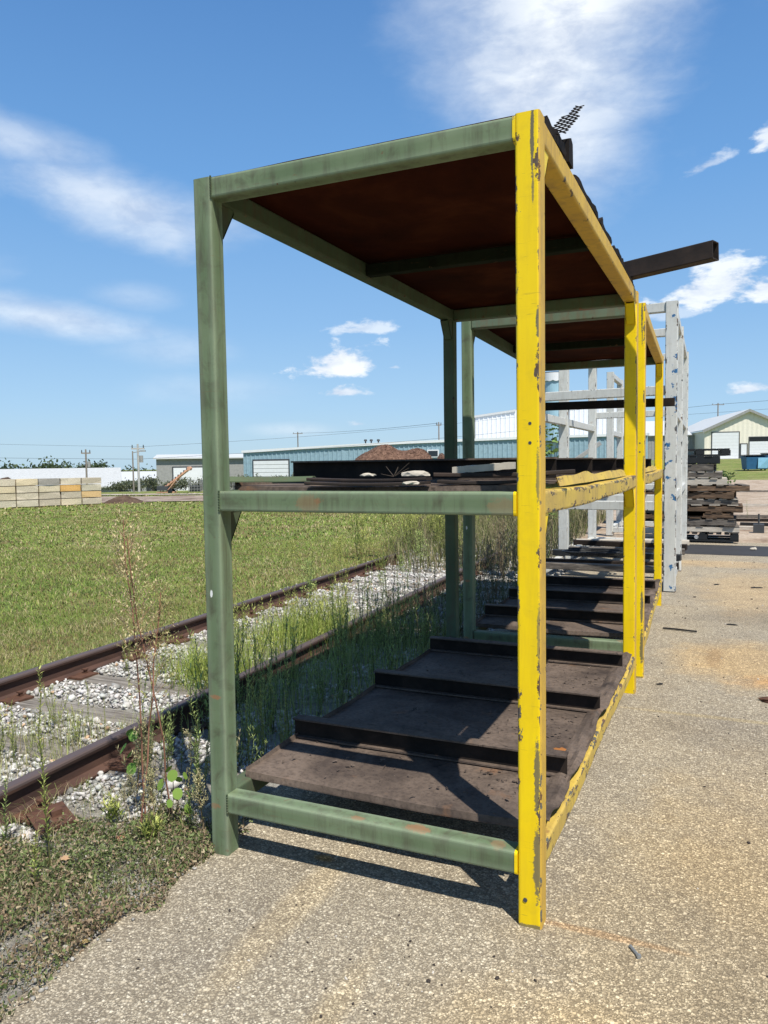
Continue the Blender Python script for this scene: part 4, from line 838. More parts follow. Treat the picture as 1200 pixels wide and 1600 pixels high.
jag(1.22, 1.62, .040, 3, 'dark scrap strip midway along the yellow roof beam'); jag(1.70, 2.25, .036, 4, 'dark scrap strip on the roof edge in front of the square tube')
jag(2.3, 2.66, .02, 5, 'short low scrap strip at the far end of the roof edge')
mb = MB(); mb.prism([(-.03, .46, RH+.006), (-.03, .54, RH+.006), (-.03, .53, RH+.088), (-.03, .50, RH+.10), (-.03, .46, RH+.085)], (0, 0, 0), (.03, 0, 0)); tag(mb.build('metal_stub', BAR), 'short upright dark metal stub standing on the roof edge', 'scrap')
# expanded-metal scrap
root = empty('mesh_scrap', (-.01, .24, RH+.01), 0, 'piece of black diamond mesh sticking up from the roof front corner', 'metal mesh')
ax = Vector((.0, .50, .305)); axl = ax.length; ax.normalize(); sd_ = (Vector((1, .25, .0))-ax*Vector((1, .25, 0)).dot(ax)).normalized()
def halfw(t): return .034*math.sin(min(1, t*1.1+.12)*3.0)*1.0+.004
mb = MB(); c_ = .040
def mpt(i, j): return root.location*0+ax*(i*c_*.62)+sd_*(j*c_*.40)
ni = int(axl/(c_*.62))
for i in range(ni+1):
    for j in range(-4, 5):
        if (i+j) % 2: continue
        for dj in (-1, 1):
            t = (i+.5)/ni; 
            if t > 1 or abs((j+dj*.5)*c_*.40) > halfw(t): continue
            p, q = mpt(i, j), mpt(i+1, j+dj); mb.cyl(p, q, .0026, .0026, 4)
mb.build('strand', BAR, root)
# square tube lying across the roof
mb = MB(); mb.tube((-.95, 2.93, RH+.062), (.45, 2.38, RH+.108), .085, .102, (0, 0, 1), .006, 0, hollow=.006); tag(mb.build('square_tube', STEEL), 'long dark rectangular tube lying across the roof and sticking out to the right', 'steel tube')

# ------------------------------------------------------------------ white racks
def white_rack(right, left, label, z_top=3.27, first=True, sx=.13):
    root = empty('white_rack', (0, 0, 0), 0, label, 'steel rack', 'white racks behind the yellow ones')
    s = sx; n = len(right)
    for k, (x, y) in enumerate(right+left):
        isr = k < n; xx = x-s/2 if isr else x+s/2
        mb = MB(); mb.tube((xx, y+s/2, 0), (xx, y+s/2, z_top), s, s, (0, 1, 0), .009, 0, seg=1); o = mb.build('post', WHTB if (k == 0 and first) else WHT, root)
        if k == 0 and first: o['label'] = 'front post with blue paint showing through'
        mb = MB(); mb.box(xx-.065, xx+.065, y-.0, y+.135, .001, .012); mb.build('foot_plate', PLATE, o)
    for row in range(n):
        (xr, yr), (xl, yl) = right[row], left[row]
        for z in (((z_top-.055, 2.29, .98) if row < n-1 else (z_top-.055, 2.29, .12)) if first else (.98, .12)):
            mb = MB(); mb.tube((xl+s, yl+s/2, z), (xr-s, yr+s/2, z), .09, .105, (0, 0, 1), .008); mb.build('beam', WHT, root)
    for side, off in ((right, -s/2), (left, s/2)):
        for a, b in zip(side, side[1:]):
            for z in (z_top-.055, 2.065, 1.08, .12):
                mb = MB(); mb.tube((a[0]+off, a[1]+s, z), (b[0]+off, b[1], z), .09, .10, (0, 0, 1), .008); mb.build('beam', WHT, root)
    return root
WRR = [(.0, 6.85), (-.035, 8.65), (-.085, 11.22)]; WRL = [(-1.70, 6.95), (-1.68, 8.65), (-1.70, 11.3)]
wr = white_rack(WRR, WRL, 'tall white rack with three posts each side, blue patches on its front post')
for k, y in enumerate((7.3, 7.75, 8.2)):
    pass
wr2 = white_rack([(-.27, 13.5), (-.30, 15.2)], [(-1.70, 13.5), (-1.72, 15.2)], 'farther white rack behind the three post one', first=False)
for k, (y, z, m_, lab) in enumerate([(7.25, .2, WOODP, 'grey square tube lying across the white rack floor, nearest one'), (7.9, .17, BAR, 'dark bar lying across the white rack floor, second from the front'), (8.4, .22, BLACKP, 'dark pipe lying across the white rack floor'), (9.3, .2, WOODP, 'grey plank across the white rack floor behind the second posts'), (9.9, .2, BAR, 'dark steel bar across the white rack floor, deep inside'), (10.6, .2, WOODL, 'pale board lying deepest in the white rack floor')]):
    mb = MB(); mb.tube((-1.72, y+.06*k*(-1)**k, z), (-.02, y, z), .12, .08, (0, 0, 1), .01); tag(mb.build('floor_bar', m_), lab, 'bar')
mb = MB()
for k in range(60):
    t = k/60; t2 = (k+1)/60; P_ = lambda t: Vector((-1.1+.45*math.cos(t*15)*(.6+t*.4), 8.0+.22*math.sin(t*15), .27+.05*t)); mb.cyl(P_(t), P_(t2), .016, .016, 6)
tag(mb.build('hose_coil', BLACKP), 'coil of black hose lying on the white rack floor', 'hose')

# ------------------------------------------------------------------ pallets
def pallet(x, y, z, rz, w, d, h, mats, label, kind='wood'):
    root = empty('pallet', (x, y, z), rz, label, 'pallet', 'stacked pallets'); rg = random.Random(label)
    if kind == 'wood':
        mt, ms = mats
        for k in range(3): box_bevel('stringer', (-w/2, w/2, -d/2+k*(d-.04)/2, -d/2+k*(d-.04)/2+.04, .017, h-.019), ms, root)
        for zz, n in ((0, 4), (h-.017, 6)):
            bw = d/(n*1.35)
            for k in range(n):
                xx = -w/2+(w-bw)*k/(n-1); box_bevel('board', (xx+rg.uniform(0, .01), xx+bw, -d/2+rg.uniform(-.02, .02), d/2+rg.uniform(-.02, .02), zz, zz+.015), mt, root)
    else:
        mt = mats[0]
        for k in range(3):
            for j in range(3): box_bevel('block', (-w/2+k*(w-.14)/2, -w/2+k*(w-.14)/2+.14, -d/2+j*(d-.14)/2, -d/2+j*(d-.14)/2+.14, .03, h-.03), mt, root)
        for k in range(3): box_bevel('runner', (-w/2, w/2, -d/2+k*(d-.12)/2+.004, -d/2+k*(d-.12)/2+.116, .0, .028), mt, root)
        for k in range(9): box_bevel('board', (-w/2+k*(w-.1)/8, -w/2+k*(w-.1)/8+.085, -d/2, d/2, h-.028, h), mt, root)
    return root
Zp = .03; specs = [(.155, 'plastic', (BLACKP,), 1.18, -.02, 0, 'black plastic pallet with a white round mark at the bottom of the stack'), (.12, 'wood', (WOODP, WOODL), 1.12, 0, .04, 'grey wooden pallet just above the black plastic one'), (.13, 'wood', (WOODP, WOODP), 1.05, 0, -.03, 'weathered pallet third from the bottom of the stack'),
    (.11, 'wood', (WOODB, WOODB), 1.0, -.03, .02, 'brown pallet with a blue stain, fourth from the bottom'), (.12, 'wood', (WOODB, WOODB), 1.22, .02, 0, 'orange brown pallet sticking out to the right, mid stack'), (.12, 'wood', (WOODL, WOODP), 1.08, 0, .03, 'pale topped pallet in the middle of the stack'),
    (.12, 'wood', (WOODB, WOODB), 1.05, -.02, -.05, 'dark brown broken pallet above the pale topped one'), (.12, 'wood', (WOODP, WOODB), 1.2, .08, .12, 'grey pallet set askew and jutting to the right'), (.12, 'wood', (WOODL, WOODL), .92, -.10, .02, 'pale pallet with light end boards in the upper half'), (.12, 'wood', (WOODL, WOODP), .85, -.14, 0, 'second pale pallet of the upper half'),
    (.13, 'wood', (WOODP, WOODP), .72, -.20, -.04, 'small grey pallet near the top of the stack'), (.14, 'wood', (BLACKP, BLACKP), .78, -.16, .04, 'dark pallet under the topmost black one'), (.13, 'plastic', (BLACKP,), 1.0, -.12, .08, 'topmost black slatted pallet of the stack')]
for (h, kd, mt, w, dx, rz, lab) in specs:
    pallet(.15+dx, 13.1, Zp, rz, w, 1.0, h, mt, lab, kd); Zp += h+.003
Zp = .02; rgp = random.Random(9)
for k in range(10):
    mt = rgp.choice([(WOODP, WOODP), (WOODB, WOODB), (WOODP, WOODB), (BLACKP, BLACKP)]); pallet(-1.15+rgp.uniform(-.05, .05), 13.6+3.2, Zp, rgp.uniform(-.05, .05), 1.2, 1.0, .125, mt, 'dark old pallet of the stack glimpsed behind the white racks'); Zp += .128
# round white mark on the black pallet
mb = MB(); n = 20; V = []; F = []
cx_, cz_ = .02, .105; yf = 13.1-.5-.0035
for k in range(n): a = 2*math.pi*k/n; V += [(cx_+.032*math.cos(a), yf, cz_+.032*math.sin(a)), (cx_+.024*math.cos(a), yf, cz_+.024*math.sin(a))]
for k in range(n): a = 2*k; b = 2*((k+1) % n); F.append((a, b, b+1, a+1))
mb.add(V, F); mb.box(cx_-.012, cx_-.006, yf-.001, yf, cz_-.016, cz_+.016)
for s_ in (-1, 0, 1): mb.box(cx_-.006, cx_+.010, yf-.001, yf, cz_+s_*.013-.003, cz_+s_*.013+.003)
pm = mb.build('round_mark', WHITEW, [o for o in COL.objects if o.name == 'pallet'][0]); pm.matrix_parent_inverse = Matrix.Translation((-.13, -13.1, -.03))
mb = MB(); sheet(mb, 8, 3, lambda u, v: (-.15+.28*u, 12.585, .52+.05*v+.012*fnoise(u*4, v, 2)), .03); tag(mb.build('plastic_wrap', BLUEP), 'scrap of blue plastic wrap hanging from the brown pallet', 'plastic wrap')

# ------------------------------------------------------------------ yard litter
mb = MB(); mb.tube((.02, 4.80, .012), (.30, 4.75, .014), .018, .012, (0, 0, 1), .002, seg=4, bend=lambda t: Vector((0, .008*math.sin(t*5), 0))); tag(mb.build('rubber_strip', RUBBER), 'thin dark strip lying on the asphalt right of the racks', 'strip')
mb = MB(); mb.cyl((.272, .022, .006), (.300, -.018, .006), .0045, n=8); mb.cyl((.300, -.018, .006), (.304, -.024, .006), .0075, n=6); tag(mb.build('bolt', BOLTM), 'small grey bolt lying on the asphalt at lower right', 'bolt')
chunk('rust_lump', (.80, 2.86, .012), (.075, .05, .02), 8, PLATE, 'flattened reddish rusty lump at the right edge of the asphalt', 'scrap')
for k, (x, y, s_, lab) in enumerate([(.58, 5.2, .05, 'dark bark like scrap on the asphalt beyond the thin strip'), (.85, 7.5, .07, 'dark crumb of debris on the far asphalt near the right edge'), (.13, 3.0, .025, 'small dark chip on the asphalt behind the front rack'), (.42, 7.6, .05, 'flat dark scrap on the asphalt in front of the white rack')]):
    chunk('asphalt_scrap', (x, y, .004), (s_, s_*.35, .008), 20+k, RUBBER, lab, 'scrap', .3*k)
def specks():
    n = 420; y = -.9+11*RG.random(n); x = RG.uniform(.05, 2.2, n); a = RG.random(n) < .25; x[a] = RG.uniform(-1.1, .1, a.sum()); y[a] = RG.uniform(-.9, -.1, a.sum()); s_ = RG.uniform(.002, .0065, n)*(1+.12*y.clip(0))
    c = np.where(RG.random((n, 1)) < .7, np.array([[.05, .04, .035]]), np.array([[.5, .46, .4]])); tag(stones('yard_grit', np.stack([x, y, np.full(n, .002)], 1), s_, STONE, c), 'dark and pale grit scattered over the asphalt', kind='stuff')
specks()
chunk('white_stone', (.93, 11.6, .02), (.05, .04, .03), 33, LIMEST, 'white stone lying on the dark strip across the yard', 'rock')
# planks and post on the dirt yard
for k, (x, y, l, rz, z, m_, lab) in enumerate([(2.2, 19.5, 3.4, .05, .03, WOODP, 'long grey plank on the dirt beyond the pallets'), (2.6, 36, 8, .06, .06, WOODP, 'row of dark timber along the edge of the far grass'), (1.25, 16.9, .9, -.1, .02, RUBBER, 'dark strip of scrap on the dirt at the right edge'), (.62, 15.8, .9, .03, .02, WOODL, 'pale board lying on the dirt right of the pallets'), (1.0, 18.2, 1.2, .1, .02, BAR, 'thin dark bar on the dirt right of the pallets'), (1.6, 24.5, 3.6, .05, .05, WOODL, 'pale long beam lying on the dirt farther back')]):
    mb = MB(); M_ = Matrix.Translation((x, y, z)) @ Matrix.Rotation(rz, 4, 'Z'); mb.box(-l/2, l/2, -.07, .07, -.03, .04, 0, M_); tag(mb.build('plank', m_), lab, 'plank')
mb = MB(); mb.box(1.02, 1.22, 15.0, 15.2, -.01, .17); mb.cyl((1.12, 15.1, .17), (1.12, 15.1, .38), .018, n=8); tag(mb.build('post_stub', DARKG), 'short dark block with an upright pin on the dirt', 'post')
w_ = weed_mesh('weed', .45, 'spike', 400, None, **GRN1); w_.location = (1.0, 19.2, 0); tag(w_, 'lone small weed on the dirt right of the pallets', 'weed')

# ------------------------------------------------------------------ right: beige building, dumpster
def facade_ribs(mb, p0, p1, z0, z1, step=.3, dep=.03, mi=0, z1b=None):
    """ribbed steel wall from p0 to p1 (xy) z0..z1, outward = right-hand normal"""
    p0 = Vector(p0); p1 = Vector(p1); d = p1-p0; l = d.length; d.normalize(); nr = Vector((d.y, -d.x)); n = int(l/step); V = []; F = []
    ztop = lambda t: z1 if z1b is None else z1+(z1b-z1)*t
    prof = []
    for k in range(n):
        for (o, h) in ((0, 0), (.62, 0), (.72, 1), (.9, 1)): prof.append(((k+o)*step, h*dep))
    prof.append((l, 0))
    for (s_, h) in prof: q = p0+d*s_+nr*h; V += [(q.x, q.y, z0), (q.x, q.y, ztop(s_/l))]
    for k in range(len(prof)-1): F.append((2*k, 2*k+2, 2*k+3, 2*k+1))
    mb.add(V, F, mi); return mb
def beige():
    base = 1.63; root = empty('beige_building', (3.03, 114.5, base), math.atan2(2.6, 5.41)*.55, 'cream metal building with white doors and a pale gabled roof', 'building')
    # local: x along gable wall (left corner at -5.6), ridge at x=0, y depth
    hw, eave, rid, dep = 5.7, 3.9, 6.5, 26
    mb = MB(); n = 38; V = []; F = []
    for k in range(n+1):
        x = -hw+2*hw*k/n; V += [(x, -.03*(k % 2), 0), (x, -.03*(k % 2), eave+(rid-eave)*(1-abs(x)/hw))]
    for k in range(n): F.append((2*k, 2*k+2, 2*k+3, 2*k+1))
    mb.add(V, F); mb.box(-hw, -hw+.05, .0, dep, 0, eave-.05); mb.box(hw-.05, hw, 0, dep, 0, eave-.05); mb.box(-hw, hw, dep-.1, dep, 0, eave); mb.build('wall', CREAM, root)
    for sgn in (-1, 1):
        mb = MB(); mb.prism([(sgn*(hw+.35), -.45, eave-.05), (0, -.45, rid+.12), (0, -.45, rid+.24), (sgn*(hw+.35), -.45, eave+.09)], (0, 0, 0), (0, dep+.8, 0)); mb.build('roof_slope', ROOFW, root)
        mb = MB(); mb.prism([(sgn*(hw+.35), -.5, eave-.32), (0, -.5, rid-.12), (0, -.5, rid+.245), (sgn*(hw+.35), -.5, eave+.10)], (0, 0, 0), (0, .045, 0)); mb.build('gable_trim', MIDG, root)
    def door(x0, x1, h, mat, panels=0, top=0):
        mb = MB(); mb.box(x0-.12, x0, -.09, -.0, 0, h+.12); mb.box(x1, x1+.12, -.09, 0, 0, h+.12); mb.box(x0, x1, -.09, 0, h, h+.12); f = mb.build('door_frame', DARKG, root)
        if top: box_bevel('door_gap', (x0, x1, -.045, -.031, h-top, h), BLACKP, f)
        if panels:
            for k in range(panels): hh = (h-top)/panels; box_bevel('door_panel', (x0, x1, -.075, -.035, k*hh+.008, (k+1)*hh-.008), mat, f)
        else: box_bevel('door_panel', (x0+.02, x1-.02, -.075, -.035, 0, h-.01), mat, f)
    door(-4.7, -1.25, 3.6, WHITEW, 8); door(.15, 2.6, 2.85, WHITEW, 6, .55); door(-.95, -.2, 1.95, WHITEW)
    mb = MB(); mb.box(-hw-.3, hw+4, -1.4, -.1, -.55, -.0); mb.build('foundation', simple('pale_concrete', (.42, .40, .35), .95, sc=1), root)
    # side wing
    mb = MB(); facade_ribs(mb, (-14, 6.0), (-hw-.01, 6.0), -.2, 3.5, .4); mb.build('wing_wall', MIDG, root)
    mb = MB(); mb.prism([(-14, 5.6, 3.5), (-hw-.36, 5.6, 3.5), (-hw-.36, 18, 6.2), (-14, 18, 6.2)], (0, 0, 0), (0, 0, .08)); mb.build('wing_roof', ROOFW, root)
beige()
def dumpster(x, y, rz, label, lightside=True):
    root = empty('dumpster', (x, y, ground_h(x, y)-.05), rz, label, 'dumpster', 'dumpsters on the grass'); mb = MB()
    V = [(-.85, -.5, .12), (.85, -.5, .12), (.95, -.65, 1.15), (-.95, -.65, 1.15), (-.85, .5, .12), (.85, .5, .12), (.95, .65, 1.3), (-.95, .65, 1.3)]
    mb.add(V, [(0, 1, 2, 3), (5, 4, 7, 6), (4, 0, 3, 7), (1, 5, 6, 2), (0, 4, 5, 1), (3, 2, 6, 7)]); mb.build('bin_body', BLUEP, root)
    mb = MB(); mb.prism([(.0, -.66, .2), (.86, -.525, .2), (.93, -.67, 1.1), (.02, -.67, 1.1)], (0, 0, 0), (0, -.02, 0)); mb.build('panel', BLUEL, root)
    for sx in (-1, 1): box_bevel('lid', (-.98 if sx < 0 else .01, -.01 if sx < 0 else .98, -.72, .7, 1.31, 1.37), BLACKP, root)
    for sx in (-.7, .7):
        for sy in (-.4, .4): mb = MB(); mb.cyl((sx-.04, sy, .08), (sx+.04, sy, .08), .08, n=10); mb.build('wheel', BLACKP, root)
dumpster(2.62, 70.9, .35, 'blue dumpster with one light blue panel on the grass before the cream building')
dumpster(4.3, 74.5, .3, 'darker dumpster partly cut off by the right edge of the photo')

# ------------------------------------------------------------------ blue building and things behind the racks
def blue_building():
    P_ = [(Vector((-41.08, 58.13)), 2.84), (Vector((-31.39, 60.31)), 3.23), (Vector((-25.68, 61.79)), 3.42), (Vector((-14.04, 64.84)), 3.68), (Vector((-5.73, 66.38)), 3.74)]
    zb = -1.3; root = empty('blue_building', (0, 0, 0), 0, 'long low blue metal building with a white roll-up door', 'building')
    back = Vector((-3.0, 13.0))
    def edge(a, za, b, zc_, nm='wall'):
        mb = MB(); facade_ribs(mb, a, b, zb, za, .42, .05, z1b=zc_); mb.build('wall', BLUEW, root)
        d = (b-a).normalized(); n_ = Vector((d.y, -d.x)); p = a+n_*.06; q = b+n_*.06
        mb = MB(); mb.prism([(p.x, p.y, za-.10), (q.x, q.y, zc_-.10), (q.x, q.y, zc_+.12), (p.x, p.y, za+.12)], (0, 0, 0), (n_.x*.12, n_.y*.12, 0)); mb.build('fascia', WHITEW, root)
    for (a, za), (b, zc_) in zip(P_, P_[1:]): edge(a, za, b, zc_)
    edge(P_[0][0]+back, 2.84, P_[0][0], 2.84)
    e = P_[-1]; edge(e[0], e[1], e[0]+back, e[1])
    for (a, za), (b, zc_) in zip(P_, P_[1:]):
        mb = MB(); mb.prism([(a.x, a.y, za+.02), (b.x, b.y, zc_+.02), ((b+back).x, (b+back).y, zc_+.02), ((a+back).x, (a+back).y, za+.02)], (0, 0, 0), (0, 0, .07)); mb.build('roof_panel', ROOFW, root)
    A = P_[0][0]; d = (P_[1][0]-A).normalized(); nr = Vector((d.y, -d.x)); zd = 1.97; s0_, s1_ = 1.05, 4.45
    def q4(x0, x1, z0, z1, dp, th, nm, m_, par):
        a = A+d*x0+nr*dp; b = A+d*x1+nr*dp; mb = MB(); mb.prism([(a.x, a.y, z0), (b.x, b.y, z0), (b.x, b.y, z1), (a.x, a.y, z1)], (0, 0, 0), (nr.x*th, nr.y*th, 0)); return mb.build(nm, m_, par)
    f = q4(s0_-.12, s1_+.12, zb, zd+.14, .055, .05, 'door_frame', DARKG, root)
    for k in range(9): h = (zd-zb)/9; q4(s0_, s1_, zb+k*h+.015, zb+(k+1)*h-.015, .11, .04, 'door_panel', WHITEW, f)
    A = Vector((-25.68, 61.79)); d = (Vector((-14.04, 64.84))-A).normalized(); nr = Vector((d.y, -d.x))
    f = q4(1.6, 2.65, 2.05, 2.75, .06, .08, 'window_frame', WHITEW, root); q4(1.7, 2.55, 2.15, 2.64, .15, .01, 'pane', GLASS, f)
    for x, y in ((-30.6, 62.9), (-30.1, 63.1), (-29.5, 63.4)):
        z0 = 3.3; mb = MB(); mb.cyl((x, y, z0), (x, y, z0+.42), .07, n=8); mb.cyl((x, y, z0+.38), (x, y, z0+.55), .17, .13, n=8); mb.build('roof_vent', DARKG, root)
    return root
blue_building()
def white_block():
    A = Vector((-23.0, 73.0)); B = Vector((-19.0, 73.8)); C_ = Vector((-6.9, 76.0)); root = empty('white_annex', (0, 0, 0), 0, 'taller white ribbed building rising behind the blue one', 'building')
    mb = MB(); facade_ribs(mb, A, B, 0, 6.25, .45, .06, z1b=6.75); mb.build('wall', WHITEW, root); mb = MB(); facade_ribs(mb, B, C_, 0, 6.75, .45, .06, z1b=7.3); mb.build('wall', WHITEW, root)
    back = Vector((-4.2, 10)); mb = MB(); facade_ribs(mb, A+Vector((-1.5, 1.2)), A, 0, 5.9, .45, .06, z1b=6.2); mb.build('wall', MIDG, root)
    mb = MB(); mb.prism([(A.x, A.y, 6.26), (B.x, B.y, 6.76), (C_.x, C_.y, 7.31), (C_.x-2, C_.y+9, 7.31), (B.x-2, B.y+9, 6.76), (A.x-2, A.y+9, 6.26)], (0, 0, 0), (0, 0, .07)); mb.build('roof', ROOFW, root)
    mb = MB(); mb.prism([(A.x-.05, A.y-.1, 6.1), (B.x, B.y-.1, 6.6), (B.x, B.y-.1, 6.8), (A.x-.05, A.y-.1, 6.3)], (0, 0, 0), (0, -.06, 0)); mb.build('roof_trim', ROOFW, root)
white_block()
def silo():
    c = Vector((-7.42, 36.0)); root = empty('silo', (c.x, c.y, ground_h(c.x, c.y)), 0, 'pale blue cylindrical silo with a cone bottom seen past the yellow post', 'silo')
    mb = MB(); mb.cyl((0, 0, 2.5), (0, 0, 5.85), .52, n=28); mb.build('tank', SILO, root, smooth=False)
    mb = MB(); mb.cyl((0, 0, 2.5), (0, 0, 1.25), .52, .12, n=28); mb.build('hopper', SILO, root)
    mb = MB(); mb.cyl((0, 0, 5.85), (0, 0, 5.9), .58, n=28); mb.cyl((0, 0, 2.46), (0, 0, 2.54), .60, n=28); mb.build('band', DARKG, root)
    sheetm = MB(); 
    V = []; F = []; n = 14
    for k in range(n+1):
        a = -2.5+2.2*k/n; V += [(.56*math.cos(a), .56*math.sin(a), 5.55-.06*abs(math.sin(k*.9))), (.56*math.cos(a), .56*math.sin(a), 5.86), (.59*math.cos(a), .59*math.sin(a), 5.86), (.59*math.cos(a), .59*math.sin(a), 5.5-.06*abs(math.sin(k*.9)))]
    for k in range(n):
        for j in range(4): F.append((4*k+j, 4*k+(j+1) % 4, 4*k+4+(j+1) % 4, 4*k+4+j))
    sheetm.add(V, F); sheetm.build('white_cover', WHITEW, root)
    for k in range(4): a = .78+k*1.57; mb = MB(); mb.cyl((.55*math.cos(a), .55*math.sin(a), 0), (.55*math.cos(a), .55*math.sin(a), 2.5), .05, n=6); mb.build('leg', SILO, root)
    mb = MB(); mb.tube((-.3, -.4, .6), (2.2, .5, 2.4), .25, .2, (0, 0, 1), .02); mb.build('chute', MIDG, root)
silo()
# low weedy bushes before blue building
# ------------------------------------------------------------------ left background
DSOIL = mottle('dark_soil', [(.05, .032, .022), (.09, .058, .04), (.14, .095, .066)], 3, 1., .6, 20, .03)
def block_wall():
    A = Vector((-23.97, 22.66)); B = Vector((-25.95, 18.35)); d = (B-A).normalized(); nb = Vector((d.y, -d.x)); nb = nb if nb.dot(Vector((CAM.x, CAM.y))-A) > 0 else -nb
    root = empty('block_wall', (A.x, A.y, 0), math.atan2(d.y, d.x), 'wall of stacked tan and grey concrete blocks four courses high', 'block wall')
    L_, H_ = .86, .285; rg = random.Random(4); nblk = 0
    inv = 1 if Vector((-d.y, d.x)).dot(nb) > 0 else -1
    cols = [(.50, .43, .31), (.58, .50, .36), (.50, .45, .35), (.60, .50, .34), (.46, .40, .31), (.55, .48, .37)]
    for row in range(4):
        for k in range(9):
            if row == 3 and k == 0: off = .0
            off = 0
            dx, dz, dy = L_/2-.012, H_/2-.006, .42; cx = L_*(k+.5)+off; j = [rg.uniform(-.012, .012) for _ in range(3)]
            bm = bmesh.new(); bmesh.ops.create_cube(bm, size=1)
            bmesh.ops.subdivide_edges(bm, edges=bm.edges[:], cuts=1)
            for v in bm.verts: v.co = Vector((v.co.x*2*dx, v.co.y*2*dy, v.co.z*2*dz))
            for v in bm.verts:
                ext = (abs(v.co.x) > dx*.9)+(abs(v.co.z) > dz*.9)+(abs(v.co.y) > dy*.9)
                if ext >= 2: v.co.x *= .975; v.co.z *= .94; v.co.y *= .97
                v.co += Vector((rg.uniform(-.006, .006), rg.uniform(-.012, .012), rg.uniform(-.005, .005)))
            me = bpy.data.meshes.new('block'); bm.to_mesh(me); bm.free()
            c = rg.choice(cols)
            if row == 2 and k == 1: c = (.60, .36, .13)
            if row == 1 and k == 0: c = (.58, .40, .20)
            if row == 3 and k == 2: c = (.30, .28, .25)
            a = me.attributes.new('col', 'FLOAT_COLOR', 'POINT'); a.data.foreach_set('color', list(np.tile(np.array(list(c)+[1.]), (len(me.vertices), 1)).ravel()))
            me.materials.append(CONC); o = bpy.data.objects.new('block', me); COL.objects.link(o); o.parent = root
            o.location = (cx+j[0], -inv*(.42+j[1]), H_*(row+.5)-.03); 
    return root, A, d, nb
bw, bA, bd_, bn = block_wall()
def soilpile(cx, cy, rx_, ry_, h, name, label, mat=DSOIL, z0=None, seed=0):
    z0 = ground_h(cx, cy)-.06 if z0 is None else z0; mb = MB()
    def fn(u, v):
        x = (u-.5)*2; y = (v-.5)*2; r = math.hypot(x, y); return (cx+x*rx_, cy+y*ry_, z0+h*max(0, 1-r)**.8*(1+.35*fnoise(x*3, y*3, 1.5, seed))+.03*h*fnoise(x*14, y*14, 1, seed))
    sheet(mb, 26, 22, fn, .03); return tag(mb.build(name, mat), label, 'dirt pile')
bc = bA+bd_*3.2-bn*1.9; soilpile(bc.x, bc.y, 1.6, 2.6, 1.25, 'dirt_pile', 'dark heap of soil showing above the block wall', seed=3)
FSOIL = mottle('reddish_heap_soil', [(.08, .045, .032), (.15, .085, .058), (.24, .145, .10)], 5, 1., .8, 9, .06)
def field_heap():
    cx, cy = dl(38, .4); root = empty('dirt_pile', (cx, cy, -.1), math.atan2(.41, .912), 'broad mound of reddish brown dirt seen just above the steel channel of the middle shelf', 'dirt pile')
    def hh(x, y):
        g_ = lambda c, w, h: h*math.exp(-abs((x-c)/w)**2.2); return max(0, (sum(v**7 for v in (g_(-.35, 1.5, 2.26), g_(1.35, 1.2, 2.06), g_(2.5, .5, 1.95), g_(.6, 2.6, 1.9), g_(-1.3, 1.3, 1.86)))**(1/7))*math.exp(-abs(y/2.3)**2.2)*(1+.03*fnoise(x*2, y*2, 1, 3))+.02*fnoise(x*5, y*5, 1, 4)+.5*math.exp(-(x/5)**2-(y/3)**2)-.25)
    mb = MB(); sheet(mb, 70, 36, lambda u, v: ((u-.5)*12, (v-.5)*8, hh((u-.5)*12, (v-.5)*8)), .03); mb.build('soil_core', FSOIL, root)
    n = 5000; x = RG.normal(.6, 2.0, n); y = RG.normal(-.8, 1.1, n); z = np.array([hh(a, b) for a, b in zip(x, y)]); k = z > .3
    o = stones('soil_clods', np.stack([x, y, z], 1)[k], RG.uniform(.012, .032, k.sum()), FSOIL, np.full((k.sum(), 3), .5), root); o['kind'] = 'stuff'
field_heap()
soilpile(-23.9, 23.9, 1.0, .8, .34, 'dirt_pile', 'small brown dirt pile at the right end of the block wall', seed=6)
PALEW = simple('pale_grey_siding', (.46, .47, .46), .6)
def building_simple(name, cx, cy, w, dep, h, rise, rz, wall, roof, label, doors=(), z=None):
    """gable building, ridge along local x"""
    z = ground_h(cx, cy)-.3 if z is None else z; root = empty(name, (cx, cy, z), rz, label, 'building')
    mb = MB(); mb.box(-w/2, w/2, -dep/2, dep/2, 0, h)
    mb.build('wall', wall, root)
    for s_ in (-1, 1):
        mb = MB(); mb.prism([(-w/2-.3, s_*(dep/2+.4), h+.005), (-w/2-.3, 0, h+rise), (-w/2-.3, 0, h+rise+.14), (-w/2-.3, s_*(dep/2+.4), h+.14)], (0, 0, 0), (w+.6, 0, 0)); mb.build('roof_slope', roof, root)
    for x0, x1, hh, m_ in doors: 
        f = box_bevel('door_frame', (x0-.15, x1+.15, -dep/2-.06, -dep/2-.01, 0, hh+.15), DARKG, root); box_bevel('door_panel', (x0, x1, -dep/2-.12, -dep/2-.07, .05, hh), m_, f)
    return root
building_simple('low_building', -84.5, 72, 22, 16, 2.2, 2.4, .75, MIDG, PALEW, 'pale roofed low building behind the block wall at far left', z=-3.2)
building_simple('warehouse', -92, 122, 46, 18, 3.6, 1.6, .40, PALEW, ROOFW, 'long white warehouse far behind the utility poles', [(-16, -10, 2.6, MIDG), (-4, 2, 2.6, MIDG)], z=-4.6)
building_simple('warehouse', -82, 150, 60, 22, 4.5, 1.6, .40, PALEW, ROOFW, 'second white warehouse roof showing above the nearer one', z=-4.6)
building_simple('grey_shop', -55.5, 73.0, 12.5, 9, 3.9, .45, .62, MIDG, ROOFW, 'grey workshop with a white door behind the orange conveyor', [(-4.4, -.6, 2.9, WHITEW), (3.9, 4.6, 2.3, WHITEW), (5.2, 5.9, 2.3, WHITEW)], z=-1.5)
